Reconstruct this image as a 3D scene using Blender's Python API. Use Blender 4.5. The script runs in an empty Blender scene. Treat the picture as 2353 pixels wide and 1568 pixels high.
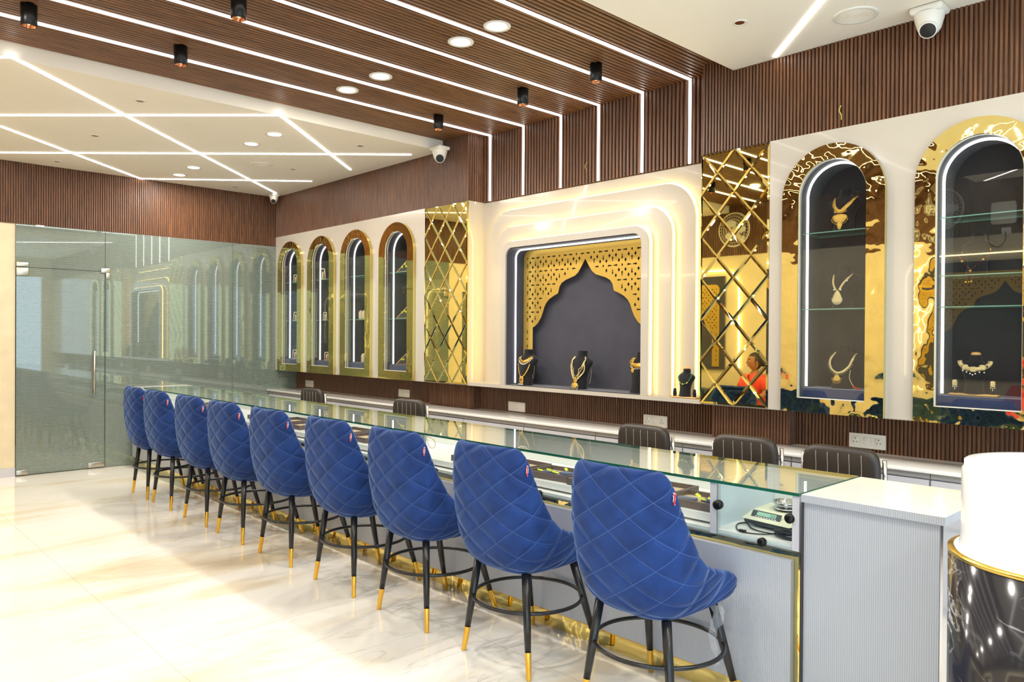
import bpy, bmesh, math, random
from mathutils import Vector, Matrix
random.seed(7)
PI = math.pi
sc = bpy.context.scene
C = sc.collection

# ------------------------------------------------------------------ camera, world, big lights, exposure
cam_d = bpy.data.cameras.new('camera'); cam = bpy.data.objects.new('camera', cam_d); C.objects.link(cam)
cam_d.sensor_width = 36.0; cam_d.lens = 36.0 * 1747.88 / 2353.0; cam_d.clip_start = .05; cam_d.clip_end = 200
yaw, pit, rol = 0.75673142, -0.00687329, 0.00615982
_f = Vector((-math.cos(yaw)*math.cos(pit), math.sin(yaw)*math.cos(pit), math.sin(pit)))
_r = Vector((math.sin(yaw), math.cos(yaw), 0)); _u = _r.cross(_f)
_r2 = _r*math.cos(rol) + _u*math.sin(rol); _u2 = -_r*math.sin(rol) + _u*math.cos(rol)
M = Matrix(((_r2.x, _u2.x, -_f.x, 0), (_r2.y, _u2.y, -_f.y, 0), (_r2.z, _u2.z, -_f.z, 1.45), (0, 0, 0, 1)))
cam.matrix_world = M
sc.camera = cam
w = bpy.data.worlds.new('daylight'); sc.world = w; w.use_nodes = True
bg = w.node_tree.nodes['Background']; bg.inputs[0].default_value = (.60, .79, 1.0, 1); bg.inputs[1].default_value = 5.0
sc.view_settings.view_transform = 'Standard'; sc.view_settings.look = 'None'; sc.view_settings.gamma = 1
sc.view_settings.exposure = -0.45
cy = sc.cycles
cy.max_bounces = 8; cy.diffuse_bounces = 4; cy.glossy_bounces = 5; cy.transmission_bounces = 5; cy.transparent_max_bounces = 14
cy.caustics_reflective = False; cy.caustics_refractive = False; cy.sample_clamp_indirect = 5; cy.blur_glossy = 1.0
cy.use_denoising = True

def area_light(name, loc, size, power, color=(1, .93, .82), rot=(0, 0, 0), shape='DISK', parent=None, spread=None, size_y=None):
    l = bpy.data.lights.new(name, 'AREA'); l.shape = shape; l.size = size; l.energy = power; l.color = color
    if size_y: l.size_y = size_y
    if spread: l.spread = spread
    o = bpy.data.objects.new(name, l); C.objects.link(o); o.location = loc; o.rotation_euler = rot
    if parent: o.parent = parent
    return o

# ------------------------------------------------------------------ material helpers
def lin(c):
    def g(v):
        v /= 255.0
        return v/12.92 if v <= .04045 else ((v+.055)/1.055)**2.4
    return (g(c[0]), g(c[1]), g(c[2]), 1)
def new_mat(name):
    m = bpy.data.materials.new(name); m.use_nodes = True
    nt = m.node_tree; b = nt.nodes['Principled BSDF']
    return m, nt, b
def N(nt, typ, **kw):
    n = nt.nodes.new(typ)
    for k, v in kw.items():
        if hasattr(n, k): setattr(n, k, v)
    return n
def setin(n, **kw):
    for k, v in kw.items():
        n.inputs[k.replace('_', ' ')].default_value = v
def plain(name, col, rough=.5, metal=0, spec=.5, coat=0, noise=None, bump=None, sheen=0):
    m, nt, b = new_mat(name)
    b.inputs['Base Color'].default_value = lin(col) if len(col) == 3 else col
    b.inputs['Roughness'].default_value = rough; b.inputs['Metallic'].default_value = metal
    b.inputs['Specular IOR Level'].default_value = spec; b.inputs['Coat Weight'].default_value = coat
    b.inputs['Sheen Weight'].default_value = sheen
    tc = N(nt, 'ShaderNodeTexCoord')
    if noise:      # (scale, amount) gentle colour mottling
        nz = N(nt, 'ShaderNodeTexNoise'); nz.inputs['Scale'].default_value = noise[0]; nz.inputs['Detail'].default_value = 4
        nt.links.new(tc.outputs['Object'], nz.inputs['Vector'])
        mp = N(nt, 'ShaderNodeMapRange'); setin(mp, From_Min=.3, From_Max=.7, To_Min=1-noise[1], To_Max=1+noise[1]*.5)
        nt.links.new(nz.outputs['Fac'], mp.inputs['Value'])
        hs = N(nt, 'ShaderNodeHueSaturation'); hs.inputs['Color'].default_value = b.inputs['Base Color'].default_value
        nt.links.new(mp.outputs['Result'], hs.inputs['Value']); nt.links.new(hs.outputs['Color'], b.inputs['Base Color'])
    if bump:       # (scale, strength, distance, (sx,sy,sz))
        nz = N(nt, 'ShaderNodeTexNoise'); nz.inputs['Scale'].default_value = bump[0]; nz.inputs['Detail'].default_value = 1.5
        src = tc.outputs['Object']
        if len(bump) > 3:
            mpg = N(nt, 'ShaderNodeMapping'); mpg.inputs['Scale'].default_value = bump[3]
            nt.links.new(src, mpg.inputs['Vector']); src = mpg.outputs['Vector']
        nt.links.new(src, nz.inputs['Vector'])
        bp = N(nt, 'ShaderNodeBump'); bp.inputs['Strength'].default_value = bump[1]; bp.inputs['Distance'].default_value = bump[2]
        nt.links.new(nz.outputs['Fac'], bp.inputs['Height']); nt.links.new(bp.outputs['Normal'], b.inputs['Normal'])
    return m
def emit(name, col, strength):
    m = bpy.data.materials.new(name); m.use_nodes = True; nt = m.node_tree; nt.nodes.clear()
    e = N(nt, 'ShaderNodeEmission'); e.inputs[0].default_value = (*col, 1); e.inputs[1].default_value = strength
    o = N(nt, 'ShaderNodeOutputMaterial'); nt.links.new(e.outputs[0], o.inputs[0]); return m
def schlick(nt, ior):
    f0 = ((ior-1)/(ior+1))**2
    lw = N(nt, 'ShaderNodeLayerWeight'); lw.inputs[0].default_value = .5
    pw = N(nt, 'ShaderNodeMath', operation='POWER'); pw.inputs[1].default_value = 5; nt.links.new(lw.outputs['Facing'], pw.inputs[0])
    ma = N(nt, 'ShaderNodeMath', operation='MULTIPLY_ADD'); ma.inputs[1].default_value = 1-f0; ma.inputs[2].default_value = f0; nt.links.new(pw.outputs[0], ma.inputs[0])
    return ma.outputs[0]
def thin_glass(name, tint=(.96, .99, .97), ior=1.5, refl=1.0, rough=0.0):
    m = bpy.data.materials.new(name); m.use_nodes = True; nt = m.node_tree; nt.nodes.clear()
    t = N(nt, 'ShaderNodeBsdfTransparent'); t.inputs[0].default_value = (*tint, 1)
    g = N(nt, 'ShaderNodeBsdfGlossy'); g.inputs['Roughness'].default_value = rough; g.inputs['Color'].default_value = (refl, refl, refl, 1)
    mx = N(nt, 'ShaderNodeMixShader'); nt.links.new(schlick(nt, ior), mx.inputs[0]); nt.links.new(t.outputs[0], mx.inputs[1]); nt.links.new(g.outputs[0], mx.inputs[2])
    o = N(nt, 'ShaderNodeOutputMaterial'); nt.links.new(mx.outputs[0], o.inputs[0]); return m
def wood(name, c1, c2, along='z', rough=.42):
    m, nt, b = new_mat(name)
    tc = N(nt, 'ShaderNodeTexCoord'); mp = N(nt, 'ShaderNodeMapping')
    mp.inputs['Scale'].default_value = {'z': (60, 60, 3), 'y': (60, 3, 60), 'x': (3, 60, 60)}[along]
    nt.links.new(tc.outputs['Object'], mp.inputs['Vector'])
    nz = N(nt, 'ShaderNodeTexNoise'); nz.inputs['Scale'].default_value = 1.2; nz.inputs['Detail'].default_value = 5; nz.inputs['Roughness'].default_value = .6
    nt.links.new(mp.outputs[0], nz.inputs['Vector'])
    cr = N(nt, 'ShaderNodeValToRGB'); cr.color_ramp.elements[0].position = .3; cr.color_ramp.elements[1].position = .7
    cr.color_ramp.elements[0].color = lin(c1); cr.color_ramp.elements[1].color = lin(c2)
    nt.links.new(nz.outputs['Fac'], cr.inputs[0]); nt.links.new(cr.outputs[0], b.inputs['Base Color'])
    b.inputs['Roughness'].default_value = rough
    return m
def gold_mirror(name, col, rough, bump=None, clouds=0):
    m = plain(name, col, rough, 1.0, bump=bump); return m

M_wood_z = wood('walnut_slats_vertical', (70, 43, 26), (126, 82, 51), 'z')
M_wood_y = wood('walnut_slats_ceiling', (78, 49, 28), (138, 92, 56), 'y')
M_white = plain('ceiling_paint', (250, 241, 224), .6, noise=(1.5, .02))
M_cream = plain('cream_lacquer', (198, 188, 173), .12, coat=.5, noise=(2, .02), bump=(1.6, .12, .05))
M_paper = plain('cream_wallpaper', (222, 206, 172), .7, noise=(6, .08))
M_gold = gold_mirror('gold_mirror', (238, 220, 142), .015)
M_gold_wave = gold_mirror('wavy_gold_mirror', (238, 218, 142), .02, bump=(7, .35, .02))
M_gold_wave_left = gold_mirror('gold_mirror_frame', (230, 208, 124), .03, bump=(5, .12, .02))
M_gold_edge = plain('brushed_gold', (222, 190, 96), .25, 1)
M_jali = plain('gold_lacquered_sheet', (218, 180, 86), .38, .7)
M_navy = plain('charcoal_navy_suede', (66, 64, 74), .9, noise=(5, .18), sheen=.3)
M_navy_back = plain('dark_suede_lining', (46, 42, 40), .9, noise=(9, .15), sheen=.2)
M_platform = plain('navy_velvet_platform', (44, 54, 92), .85, noise=(12, .1), sheen=.4)
M_led = emit('led_white', (1, .985, .95), 9)
M_led_ceil = emit('led_ceiling', (1, .98, .94), 20)
M_led_warm = emit('led_cove', (1, .74, .20), 18)
M_led_case = emit('led_case', (.97, .98, 1), 6)
M_bulb = emit('downlight_bulb', (1, .97, .93), 18)
M_copper = plain('rose_copper', (226, 150, 112), .18, 1)
M_black_metal = plain('black_metal', (34, 33, 32), .35, .6)
M_glass = thin_glass('clear_glass', (.965, .985, .98))
M_glass_top = thin_glass('counter_glass', (.94, .975, .955), 1.6)
M_glass_edge = plain('glass_green_edge', (28, 92, 70), .15, spec=.8)
M_glass_edge_l = plain('glass_pale_edge', (122, 168, 150), .15, spec=.8)
M_glass_shelf = thin_glass('shelf_glass', (.85, .97, .92), 1.5)
M_pane = thin_glass('case_pane', (.96, .97, .96), 1.52)
M_lam = plain('grey_laminate', (196, 194, 198), .4)
M_lam_white = plain('white_laminate', (238, 236, 232), .25)
M_top = plain('white_quartz_top', (244, 240, 232), .15, coat=.4, noise=(4, .015))
M_dark_gap = plain('dark_edge', (60, 56, 58), .5)
M_chrome = plain('chrome', (214, 214, 214), .12, 1)
M_steel = plain('brushed_steel', (196, 190, 176), .3, 1)
M_brass = plain('polished_brass', (240, 190, 80), .16, 1)
M_legblk = plain('black_lacquered_wood', (30, 29, 29), .28)
M_leather = plain('brown_black_leather', (48, 40, 34), .42, bump=(220, .25, .002), noise=(20, .1))
M_thread = plain('white_thread', (212, 204, 190), .7)
M_plastic = plain('white_plastic', (236, 230, 218), .35)
M_black = plain('black_plastic', (26, 26, 28), .3)
M_blackvel = plain('black_velvet', (16, 14, 15), .95, sheen=.15)
M_jewel = plain('yellow_gold', (236, 190, 96), .22, 1, bump=(350, .9, .004))
M_jewel_pale = plain('antique_gold', (238, 212, 152), .28, .85, bump=(300, .9, .004))
M_pearl = plain('pearl', (246, 238, 224), .2, coat=.5)
M_ruby = plain('garnet_bead', (118, 34, 38), .25, coat=.5)
M_emer = plain('green_bead', (38, 112, 74), .25, coat=.5)
M_redcord = plain('red_cord', (196, 36, 36), .7)
M_tan = plain('varnished_pine', (222, 170, 104), .45, noise=(14, .08))
M_tray = plain('taupe_felt', (112, 96, 88), .8, noise=(40, .12))
M_traylin = plain('beige_tray_lining', (206, 178, 146), .85, noise=(30, .06))
M_ringnavy = plain('navy_ring_cushion', (38, 52, 96), .8, sheen=.4)
M_tagy = plain('yellow_price_tag', (216, 224, 48), .6)
M_red = plain('red_label', (214, 42, 46), .6)
M_whitetag = plain('white_label', (244, 240, 238), .6)
M_ltub = plain('white_gloss_shell', (240, 240, 240), .22, coat=.5)

# fluted laminate: fine vertical ribs
def ribbed():
    m, nt, b = new_mat('ribbed_laminate')
    tc = N(nt, 'ShaderNodeTexCoord'); wv = N(nt, 'ShaderNodeTexWave'); wv.bands_direction = 'X'
    wv.inputs['Scale'].default_value = 42; wv.inputs['Distortion'].default_value = 0
    nt.links.new(tc.outputs['Object'], wv.inputs['Vector'])
    cr = N(nt, 'ShaderNodeValToRGB'); cr.color_ramp.elements[0].color = lin((164, 167, 174)); cr.color_ramp.elements[1].color = lin((184, 187, 193))
    nt.links.new(wv.outputs['Fac'], cr.inputs[0]); nt.links.new(cr.outputs[0], b.inputs['Base Color'])
    bp = N(nt, 'ShaderNodeBump'); bp.inputs['Strength'].default_value = .3; bp.inputs['Distance'].default_value = .001
    nt.links.new(wv.outputs['Fac'], bp.inputs['Height']); nt.links.new(bp.outputs[0], b.inputs['Normal'])
    b.inputs['Roughness'].default_value = .35
    return m
M_rib = ribbed()
# marble floor
def floor_mat():
    m, nt, b = new_mat('cream_marble_floor')
    tc = N(nt, 'ShaderNodeTexCoord')
    mp = N(nt, 'ShaderNodeMapping'); mp.inputs['Scale'].default_value = (1.5, .28, 1); mp.inputs['Rotation'].default_value = (0, 0, .12)
    nt.links.new(tc.outputs['Object'], mp.inputs['Vector'])
    nz = N(nt, 'ShaderNodeTexNoise'); nz.inputs['Scale'].default_value = 1.1; nz.inputs['Detail'].default_value = 7; nz.inputs['Roughness'].default_value = .62; nz.inputs['Distortion'].default_value = .7
    nt.links.new(mp.outputs[0], nz.inputs['Vector'])
    cr = N(nt, 'ShaderNodeValToRGB'); e = cr.color_ramp.elements
    e[0].position = .30; e[0].color = lin((228, 208, 174)); e[1].position = .47; e[1].color = lin((245, 238, 224))
    x = e.new(.40); x.color = lin((240, 226, 200))
    x = e.new(.72); x.color = lin((249, 246, 240))
    nt.links.new(nz.outputs['Fac'], cr.inputs[0])
    nz2 = N(nt, 'ShaderNodeTexNoise'); nz2.inputs['Scale'].default_value = 1.7; nz2.inputs['Detail'].default_value = 9; nz2.inputs['Distortion'].default_value = 1.6
    nt.links.new(mp.outputs[0], nz2.inputs['Vector'])
    mt = N(nt, 'ShaderNodeMath', operation='SUBTRACT'); mt.inputs[1].default_value = .5; nt.links.new(nz2.outputs['Fac'], mt.inputs[0])
    ab = N(nt, 'ShaderNodeMath', operation='ABSOLUTE'); nt.links.new(mt.outputs[0], ab.inputs[0])
    mr = N(nt, 'ShaderNodeMapRange'); setin(mr, From_Min=0, From_Max=.012, To_Min=.25, To_Max=0); nt.links.new(ab.outputs[0], mr.inputs['Value'])
    nz3 = N(nt, 'ShaderNodeTexNoise'); nz3.inputs['Scale'].default_value = .9; nt.links.new(tc.outputs['Object'], nz3.inputs['Vector'])
    mr3 = N(nt, 'ShaderNodeMapRange'); setin(mr3, From_Min=.48, From_Max=.62); nt.links.new(nz3.outputs['Fac'], mr3.inputs['Value'])
    ml = N(nt, 'ShaderNodeMath', operation='MULTIPLY'); nt.links.new(mr.outputs[0], ml.inputs[0]); nt.links.new(mr3.outputs[0], ml.inputs[1])
    mx = N(nt, 'ShaderNodeMix', data_type='RGBA'); nt.links.new(ml.outputs[0], mx.inputs[0]); nt.links.new(cr.outputs[0], mx.inputs[6]); mx.inputs[7].default_value = lin((150, 118, 84))
    br = N(nt, 'ShaderNodeTexBrick'); br.offset = 0; setin(br, Scale=1, Mortar_Size=.0016, Brick_Width=1.2, Row_Height=1.2)
    br.inputs['Color1'].default_value = br.inputs['Color2'].default_value = (1, 1, 1, 1); br.inputs['Mortar'].default_value = (.72, .68, .6, 1)
    nt.links.new(tc.outputs['Object'], br.inputs['Vector'])
    mm = N(nt, 'ShaderNodeMix', data_type='RGBA', blend_type='MULTIPLY'); mm.inputs[0].default_value = 1
    nt.links.new(mx.outputs[2], mm.inputs[6]); nt.links.new(br.outputs['Color'], mm.inputs[7])
    nt.links.new(mm.outputs[2], b.inputs['Base Color'])
    b.inputs['Roughness'].default_value = .07; b.inputs['Specular IOR Level'].default_value = .55
    return m
M_floor = floor_mat()
def marble_black():
    m, nt, b = new_mat('black_marble')
    tc = N(nt, 'ShaderNodeTexCoord'); nz = N(nt, 'ShaderNodeTexNoise'); nz.inputs['Scale'].default_value = 5; nz.inputs['Detail'].default_value = 9; nz.inputs['Distortion'].default_value = 1.3
    mp = N(nt, 'ShaderNodeMapping'); mp.inputs['Rotation'].default_value = (.5, .6, .3); mp.inputs['Scale'].default_value = (1, 1, 1.8)
    nt.links.new(tc.outputs['Object'], mp.inputs[0]); nt.links.new(mp.outputs[0], nz.inputs['Vector'])
    mt = N(nt, 'ShaderNodeMath', operation='SUBTRACT'); mt.inputs[1].default_value = .5; nt.links.new(nz.outputs['Fac'], mt.inputs[0])
    ab = N(nt, 'ShaderNodeMath', operation='ABSOLUTE'); nt.links.new(mt.outputs[0], ab.inputs[0])
    mr = N(nt, 'ShaderNodeMapRange'); setin(mr, From_Min=0, From_Max=.022, To_Min=1, To_Max=0); nt.links.new(ab.outputs[0], mr.inputs['Value'])
    n2 = N(nt, 'ShaderNodeTexNoise'); n2.inputs['Scale'].default_value = 4; nt.links.new(tc.outputs['Object'], n2.inputs['Vector'])
    m2 = N(nt, 'ShaderNodeMapRange'); setin(m2, From_Min=.5, From_Max=.65); nt.links.new(n2.outputs['Fac'], m2.inputs['Value'])
    ml = N(nt, 'ShaderNodeMath', operation='MULTIPLY'); nt.links.new(mr.outputs[0], ml.inputs[0]); nt.links.new(m2.outputs[0], ml.inputs[1])
    mx = N(nt, 'ShaderNodeMix', data_type='RGBA'); nt.links.new(ml.outputs[0], mx.inputs[0]); mx.inputs[6].default_value = lin((44, 42, 44)); mx.inputs[7].default_value = lin((190, 188, 186))
    nt.links.new(mx.outputs[2], b.inputs['Base Color']); b.inputs['Roughness'].default_value = .1
    return m
M_bmarble = marble_black()
# quilted velvet: UV drives a diamond pattern
def velvet():
    m, nt, b = new_mat('quilted_blue_velvet')
    uv = N(nt, 'ShaderNodeUVMap'); uv.uv_map = 'quilt'
    sp = N(nt, 'ShaderNodeSeparateXYZ'); nt.links.new(uv.outputs[0], sp.inputs[0])
    def mth(op, a, bb=None):
        n = N(nt, 'ShaderNodeMath', operation=op)
        for i, v in enumerate((a, bb)):
            if v is None: continue
            if hasattr(v, 'links'): nt.links.new(v, n.inputs[i])
            else: n.inputs[i].default_value = v
        return n.outputs[0]
    u = mth('DIVIDE', sp.outputs[0], .185); v = mth('DIVIDE', sp.outputs[1], .122)
    d1 = mth('ABSOLUTE', mth('SUBTRACT', mth('FRACT', mth('ADD', u, v)), .5)); d2 = mth('ABSOLUTE', mth('SUBTRACT', mth('FRACT', mth('SUBTRACT', u, v)), .5))
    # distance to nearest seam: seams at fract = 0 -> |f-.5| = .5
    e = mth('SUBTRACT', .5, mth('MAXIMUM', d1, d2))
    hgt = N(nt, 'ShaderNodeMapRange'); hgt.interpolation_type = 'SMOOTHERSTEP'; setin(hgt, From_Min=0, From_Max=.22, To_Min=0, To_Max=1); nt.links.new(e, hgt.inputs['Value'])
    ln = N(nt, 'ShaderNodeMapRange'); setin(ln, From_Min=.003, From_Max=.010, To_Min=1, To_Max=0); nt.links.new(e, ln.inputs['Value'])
    nz = N(nt, 'ShaderNodeTexNoise'); nz.inputs['Scale'].default_value = 9; nz.inputs['Detail'].default_value = 3
    tc = N(nt, 'ShaderNodeTexCoord'); nt.links.new(tc.outputs['Object'], nz.inputs['Vector'])
    cr = N(nt, 'ShaderNodeValToRGB'); cr.color_ramp.elements[0].position = .35; cr.color_ramp.elements[1].position = .68
    cr.color_ramp.elements[0].color = lin((27, 50, 102)); cr.color_ramp.elements[1].color = lin((34, 64, 126)); nt.links.new(nz.outputs['Fac'], cr.inputs[0])
    mx = N(nt, 'ShaderNodeMix', data_type='RGBA'); nt.links.new(mth('MULTIPLY', ln.outputs[0], .42), mx.inputs[0]); nt.links.new(cr.outputs[0], mx.inputs[6]); mx.inputs[7].default_value = lin((120, 150, 205))  # seam thread and velvet sheen along the creases, painted as a lighter blue
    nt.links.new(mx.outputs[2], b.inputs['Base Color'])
    bp = N(nt, 'ShaderNodeBump'); bp.inputs['Strength'].default_value = .5; bp.inputs['Distance'].default_value = .008
    nt.links.new(hgt.outputs[0], bp.inputs['Height']); nt.links.new(bp.outputs[0], b.inputs['Normal'])
    b.inputs['Roughness'].default_value = .75; b.inputs['Sheen Weight'].default_value = .4; b.inputs['Sheen Tint'].default_value = (.45, .62, .95, 1); b.inputs['Sheen Roughness'].default_value = .35
    b.inputs['Specular IOR Level'].default_value = .2
    return m
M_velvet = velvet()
M_velvet_plain = plain('blue_velvet', (32, 62, 124), .75, sheen=.3, noise=(9, .15))
M_sofa = plain('teal_blue_velvet', (24, 62, 84), .75, sheen=.5, noise=(6, .15))
# frosted glass wall with fine horizontal stripes
def frosted():
    m = bpy.data.materials.new('striped_frosted_glass'); m.use_nodes = True; nt = m.node_tree; nt.nodes.clear()
    tc = N(nt, 'ShaderNodeTexCoord'); sp = N(nt, 'ShaderNodeSeparateXYZ'); nt.links.new(tc.outputs['Object'], sp.inputs[0])
    ml = N(nt, 'ShaderNodeMath', operation='MULTIPLY'); ml.inputs[1].default_value = 55; nt.links.new(sp.outputs[2], ml.inputs[0])
    fr = N(nt, 'ShaderNodeMath', operation='FRACT'); nt.links.new(ml.outputs[0], fr.inputs[0])
    gt = N(nt, 'ShaderNodeMath', operation='GREATER_THAN'); gt.inputs[1].default_value = .5; nt.links.new(fr.outputs[0], gt.inputs[0])
    mr = N(nt, 'ShaderNodeMapRange'); setin(mr, From_Min=0, From_Max=1, To_Min=.40, To_Max=.54); nt.links.new(gt.outputs[0], mr.inputs['Value'])
    t = N(nt, 'ShaderNodeBsdfTransparent'); t.inputs[0].default_value = (.72, .84, .78, 1)
    d = N(nt, 'ShaderNodeBsdfDiffuse'); d.inputs[0].default_value = lin((158, 168, 158))
    m1 = N(nt, 'ShaderNodeMixShader'); nt.links.new(mr.outputs[0], m1.inputs[0]); nt.links.new(t.outputs[0], m1.inputs[1]); nt.links.new(d.outputs[0], m1.inputs[2])
    g = N(nt, 'ShaderNodeBsdfGlossy'); g.inputs['Roughness'].default_value = .01
    m2 = N(nt, 'ShaderNodeMixShader'); nt.links.new(schlick(nt, 2.1), m2.inputs[0]); nt.links.new(m1.outputs[0], m2.inputs[1]); nt.links.new(g.outputs[0], m2.inputs[2])
    o = N(nt, 'ShaderNodeOutputMaterial'); nt.links.new(m2.outputs[0], o.inputs[0]); return m
M_frost = frosted()

# ------------------------------------------------------------------ mesh helpers
class MB:
    def __init__(s): s.v = []; s.f = []; s.m = []; s.smooth = []
    def quad(s, idx, mi=0, sm=False): s.f.append(tuple(idx)); s.m.append(mi); s.smooth.append(sm)
    def box(s, x0, x1, y0, y1, z0, z1, mi=0, mats=None):
        b = len(s.v); s.v += [(x, y, z) for z in (z0, z1) for y in (y0, y1) for x in (x0, x1)]
        fs = [(0, 2, 3, 1), (4, 5, 7, 6), (0, 1, 5, 4), (2, 6, 7, 3), (0, 4, 6, 2), (1, 3, 7, 5)]  # -z +z -y +y -x +x
        for k, f in enumerate(fs): s.quad([b+i for i in f], mats[k] if mats else mi)
        return s
    def rbox(s, x0, x1, y0, y1, z0, z1, r=.01, seg=3, mi=0):
        bm = bmesh.new(); bmesh.ops.create_cube(bm, size=1)
        for v in bm.verts: v.co = Vector(((x0+x1)/2+v.co.x*(x1-x0), (y0+y1)/2+v.co.y*(y1-y0), (z0+z1)/2+v.co.z*(z1-z0)))
        bmesh.ops.bevel(bm, geom=list(bm.edges), offset=r, segments=seg, profile=.5, affect='EDGES')
        s.add_bm(bm, mi, True); return s
    def add_bm(s, bm, mi=0, sm=False, mat=None):
        b = len(s.v); bm.verts.ensure_lookup_table()
        for v in bm.verts:
            co = mat @ v.co if mat else v.co
            s.v.append(tuple(co))
        for f in bm.faces: s.quad([b+v.index for v in f.verts], mi, sm)
        bm.free(); return s
    def tube(s, pts, r, n=8, mi=0, closed=False, caps=True, flat=None):
        pts = [Vector(p) for p in pts]; k = len(pts); rs = r if isinstance(r, (list, tuple)) else [r]*k
        b = len(s.v); prev = None
        for i, p in enumerate(pts):
            if closed: t = (pts[(i+1) % k]-pts[i-1]).normalized()
            else: t = (pts[min(i+1, k-1)]-pts[max(i-1, 0)])
            t = t.normalized() if t.length > 1e-9 else Vector((0, 0, 1))
            if prev is None:
                a = Vector((0, 0, 1)) if abs(t.z) < .9 else Vector((1, 0, 0)); u = t.cross(a).normalized()
            else: u = (prev - t*prev.dot(t)); u = u.normalized() if u.length > 1e-6 else t.orthogonal().normalized()
            prev = u; w_ = t.cross(u)
            for j in range(n):
                an = 2*PI*j/n
                s.v.append(tuple(p + (u*math.cos(an) + w_*math.sin(an)*(flat or 1))*rs[i]))
        for i in range(k if closed else k-1):
            i2 = (i+1) % k
            for j in range(n): s.quad((b+i*n+j, b+i*n+(j+1) % n, b+i2*n+(j+1) % n, b+i2*n+j), mi, True)
        if caps and not closed:
            s.quad([b+j for j in range(n)][::-1], mi); s.quad([b+(k-1)*n+j for j in range(n)], mi)
        return s
    def lathe(s, prof, n=32, c=(0, 0, 0), mi=0, a0=0, a1=2*PI, sm=True, axis='z'):
        b = len(s.v); full = abs(a1-a0-2*PI) < 1e-6; cols = n if full else n+1
        for j in range(cols):
            an = a0+(a1-a0)*j/n
            for (r, z) in prof:
                p = (r*math.cos(an), r*math.sin(an), z)
                if axis == 'y': p = (p[0], p[2], p[1])
                s.v.append((c[0]+p[0], c[1]+p[1], c[2]+p[2]))
        k = len(prof)
        for j in range(n):
            j2 = (j+1) % cols
            for i in range(k-1): s.quad((b+j*k+i, b+j2*k+i, b+j2*k+i+1, b+j*k+i+1), mi, sm)
        return s
    def disc(s, c, r, n=24, mi=0, down=True):
        b = len(s.v); s.v += [(c[0]+r*math.cos(2*PI*j/n), c[1]+r*math.sin(2*PI*j/n), c[2]) for j in range(n)]
        idx = list(range(b, b+n)); s.quad(idx[::-1] if down else idx, mi); return s
    def sphere(s, c, r, mi=0, n=10, sc_=(1, 1, 1)):
        bm = bmesh.new(); bmesh.ops.create_uvsphere(bm, u_segments=n, v_segments=max(5, n*2//3), radius=r)
        for v in bm.verts: v.co = Vector((c[0]+v.co.x*sc_[0], c[1]+v.co.y*sc_[1], c[2]+v.co.z*sc_[2]))
        return s.add_bm(bm, mi, True)
    def mesh(s, name, mats):
        me = bpy.data.meshes.new(name); me.from_pydata(s.v, [], s.f)
        for m_ in (mats if isinstance(mats, (list, tuple)) else [mats]): me.materials.append(m_)
        me.polygons.foreach_set('material_index', s.m); me.polygons.foreach_set('use_smooth', s.smooth); me.update()
        return me
    def build(s, name, mats, parent=None, loc=None):
        o = bpy.data.objects.new(name, s.mesh(name, mats)); C.objects.link(o)
        if parent: o.parent = parent
        if loc: o.location = loc
        return o
def tag(o, label=None, cat=None, group=None, kind=None):
    if label: o['label'] = label
    if cat: o['category'] = cat
    if group: o['group'] = group
    if kind: o['kind'] = kind
    return o
def empty(name, loc, rz=0, label=None, cat=None, group=None):
    o = bpy.data.objects.new(name, None); C.objects.link(o); o.location = loc; o.rotation_euler = (0, 0, rz); o.empty_display_size = .1
    return tag(o, label, cat, group)
def copy_tree(o, parent=None):
    c = o.copy(); C.objects.link(c); c.parent = parent
    for ch in list(o.children): copy_tree(ch, c)
    return c
def place(o, loc, rz=0, label=None, group=None):
    o.location = loc; o.rotation_euler = (0, 0, rz)
    if label: o['label'] = label
    if group: o['group'] = group
    return o
def struct(o, label=None): return tag(o, label, None, None, 'structure')

def plate_mesh(name, outer, holes, thick, fn, mats, bevel=0):
    """solid plate from 2-D outlines (holes cut out); fn maps (u,v,w) to world/local"""
    cu = bpy.data.curves.new(name+'_c', 'CURVE'); cu.dimensions = '2D'; cu.fill_mode = 'BOTH'; cu.extrude = thick/2
    for poly in [outer]+list(holes):
        sp = cu.splines.new('POLY'); sp.points.add(len(poly)-1)
        for i, p in enumerate(poly): sp.points[i].co = (p[0], p[1], 0, 1)
        sp.use_cyclic_u = True
    tmp = bpy.data.objects.new('tmp', cu); C.objects.link(tmp)
    dg = bpy.context.evaluated_depsgraph_get(); dg.update()
    me = bpy.data.meshes.new_from_object(tmp.evaluated_get(dg)); me.name = name
    bpy.data.objects.remove(tmp); bpy.data.curves.remove(cu)
    for v in me.vertices: v.co = Vector(fn(v.co.x, v.co.y, v.co.z))
    me.materials.clear()
    for m_ in (mats if isinstance(mats, (list, tuple)) else [mats]): me.materials.append(m_)
    bm = bmesh.new(); bm.from_mesh(me); bmesh.ops.remove_doubles(bm, verts=bm.verts, dist=1e-6); bmesh.ops.recalc_face_normals(bm, faces=bm.faces); bm.to_mesh(me); bm.free()
    for p in me.polygons: p.use_smooth = False
    return me
def plate(name, outer, holes, thick, fn, mats, parent=None):
    o = bpy.data.objects.new(name, plate_mesh(name, outer, holes, thick, fn, mats)); C.objects.link(o)
    if parent: o.parent = parent
    return o
def XZ(y, t, ox=0, oz=0):      # plate lying in the XZ plane with its front face (towards -y) at y
    return lambda u, v, w_: (ox+u, y+t/2-w_, oz+v)
def arch_poly(x0, x1, z0, ztop, n=28):
    r = (x1-x0)/2; cx = (x0+x1)/2; zc = ztop-r
    return [(x0, z0), (x1, z0)] + [(cx+r*math.cos(a), zc+r*math.sin(a)) for a in [PI*i/n for i in range(n+1)]]
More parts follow.
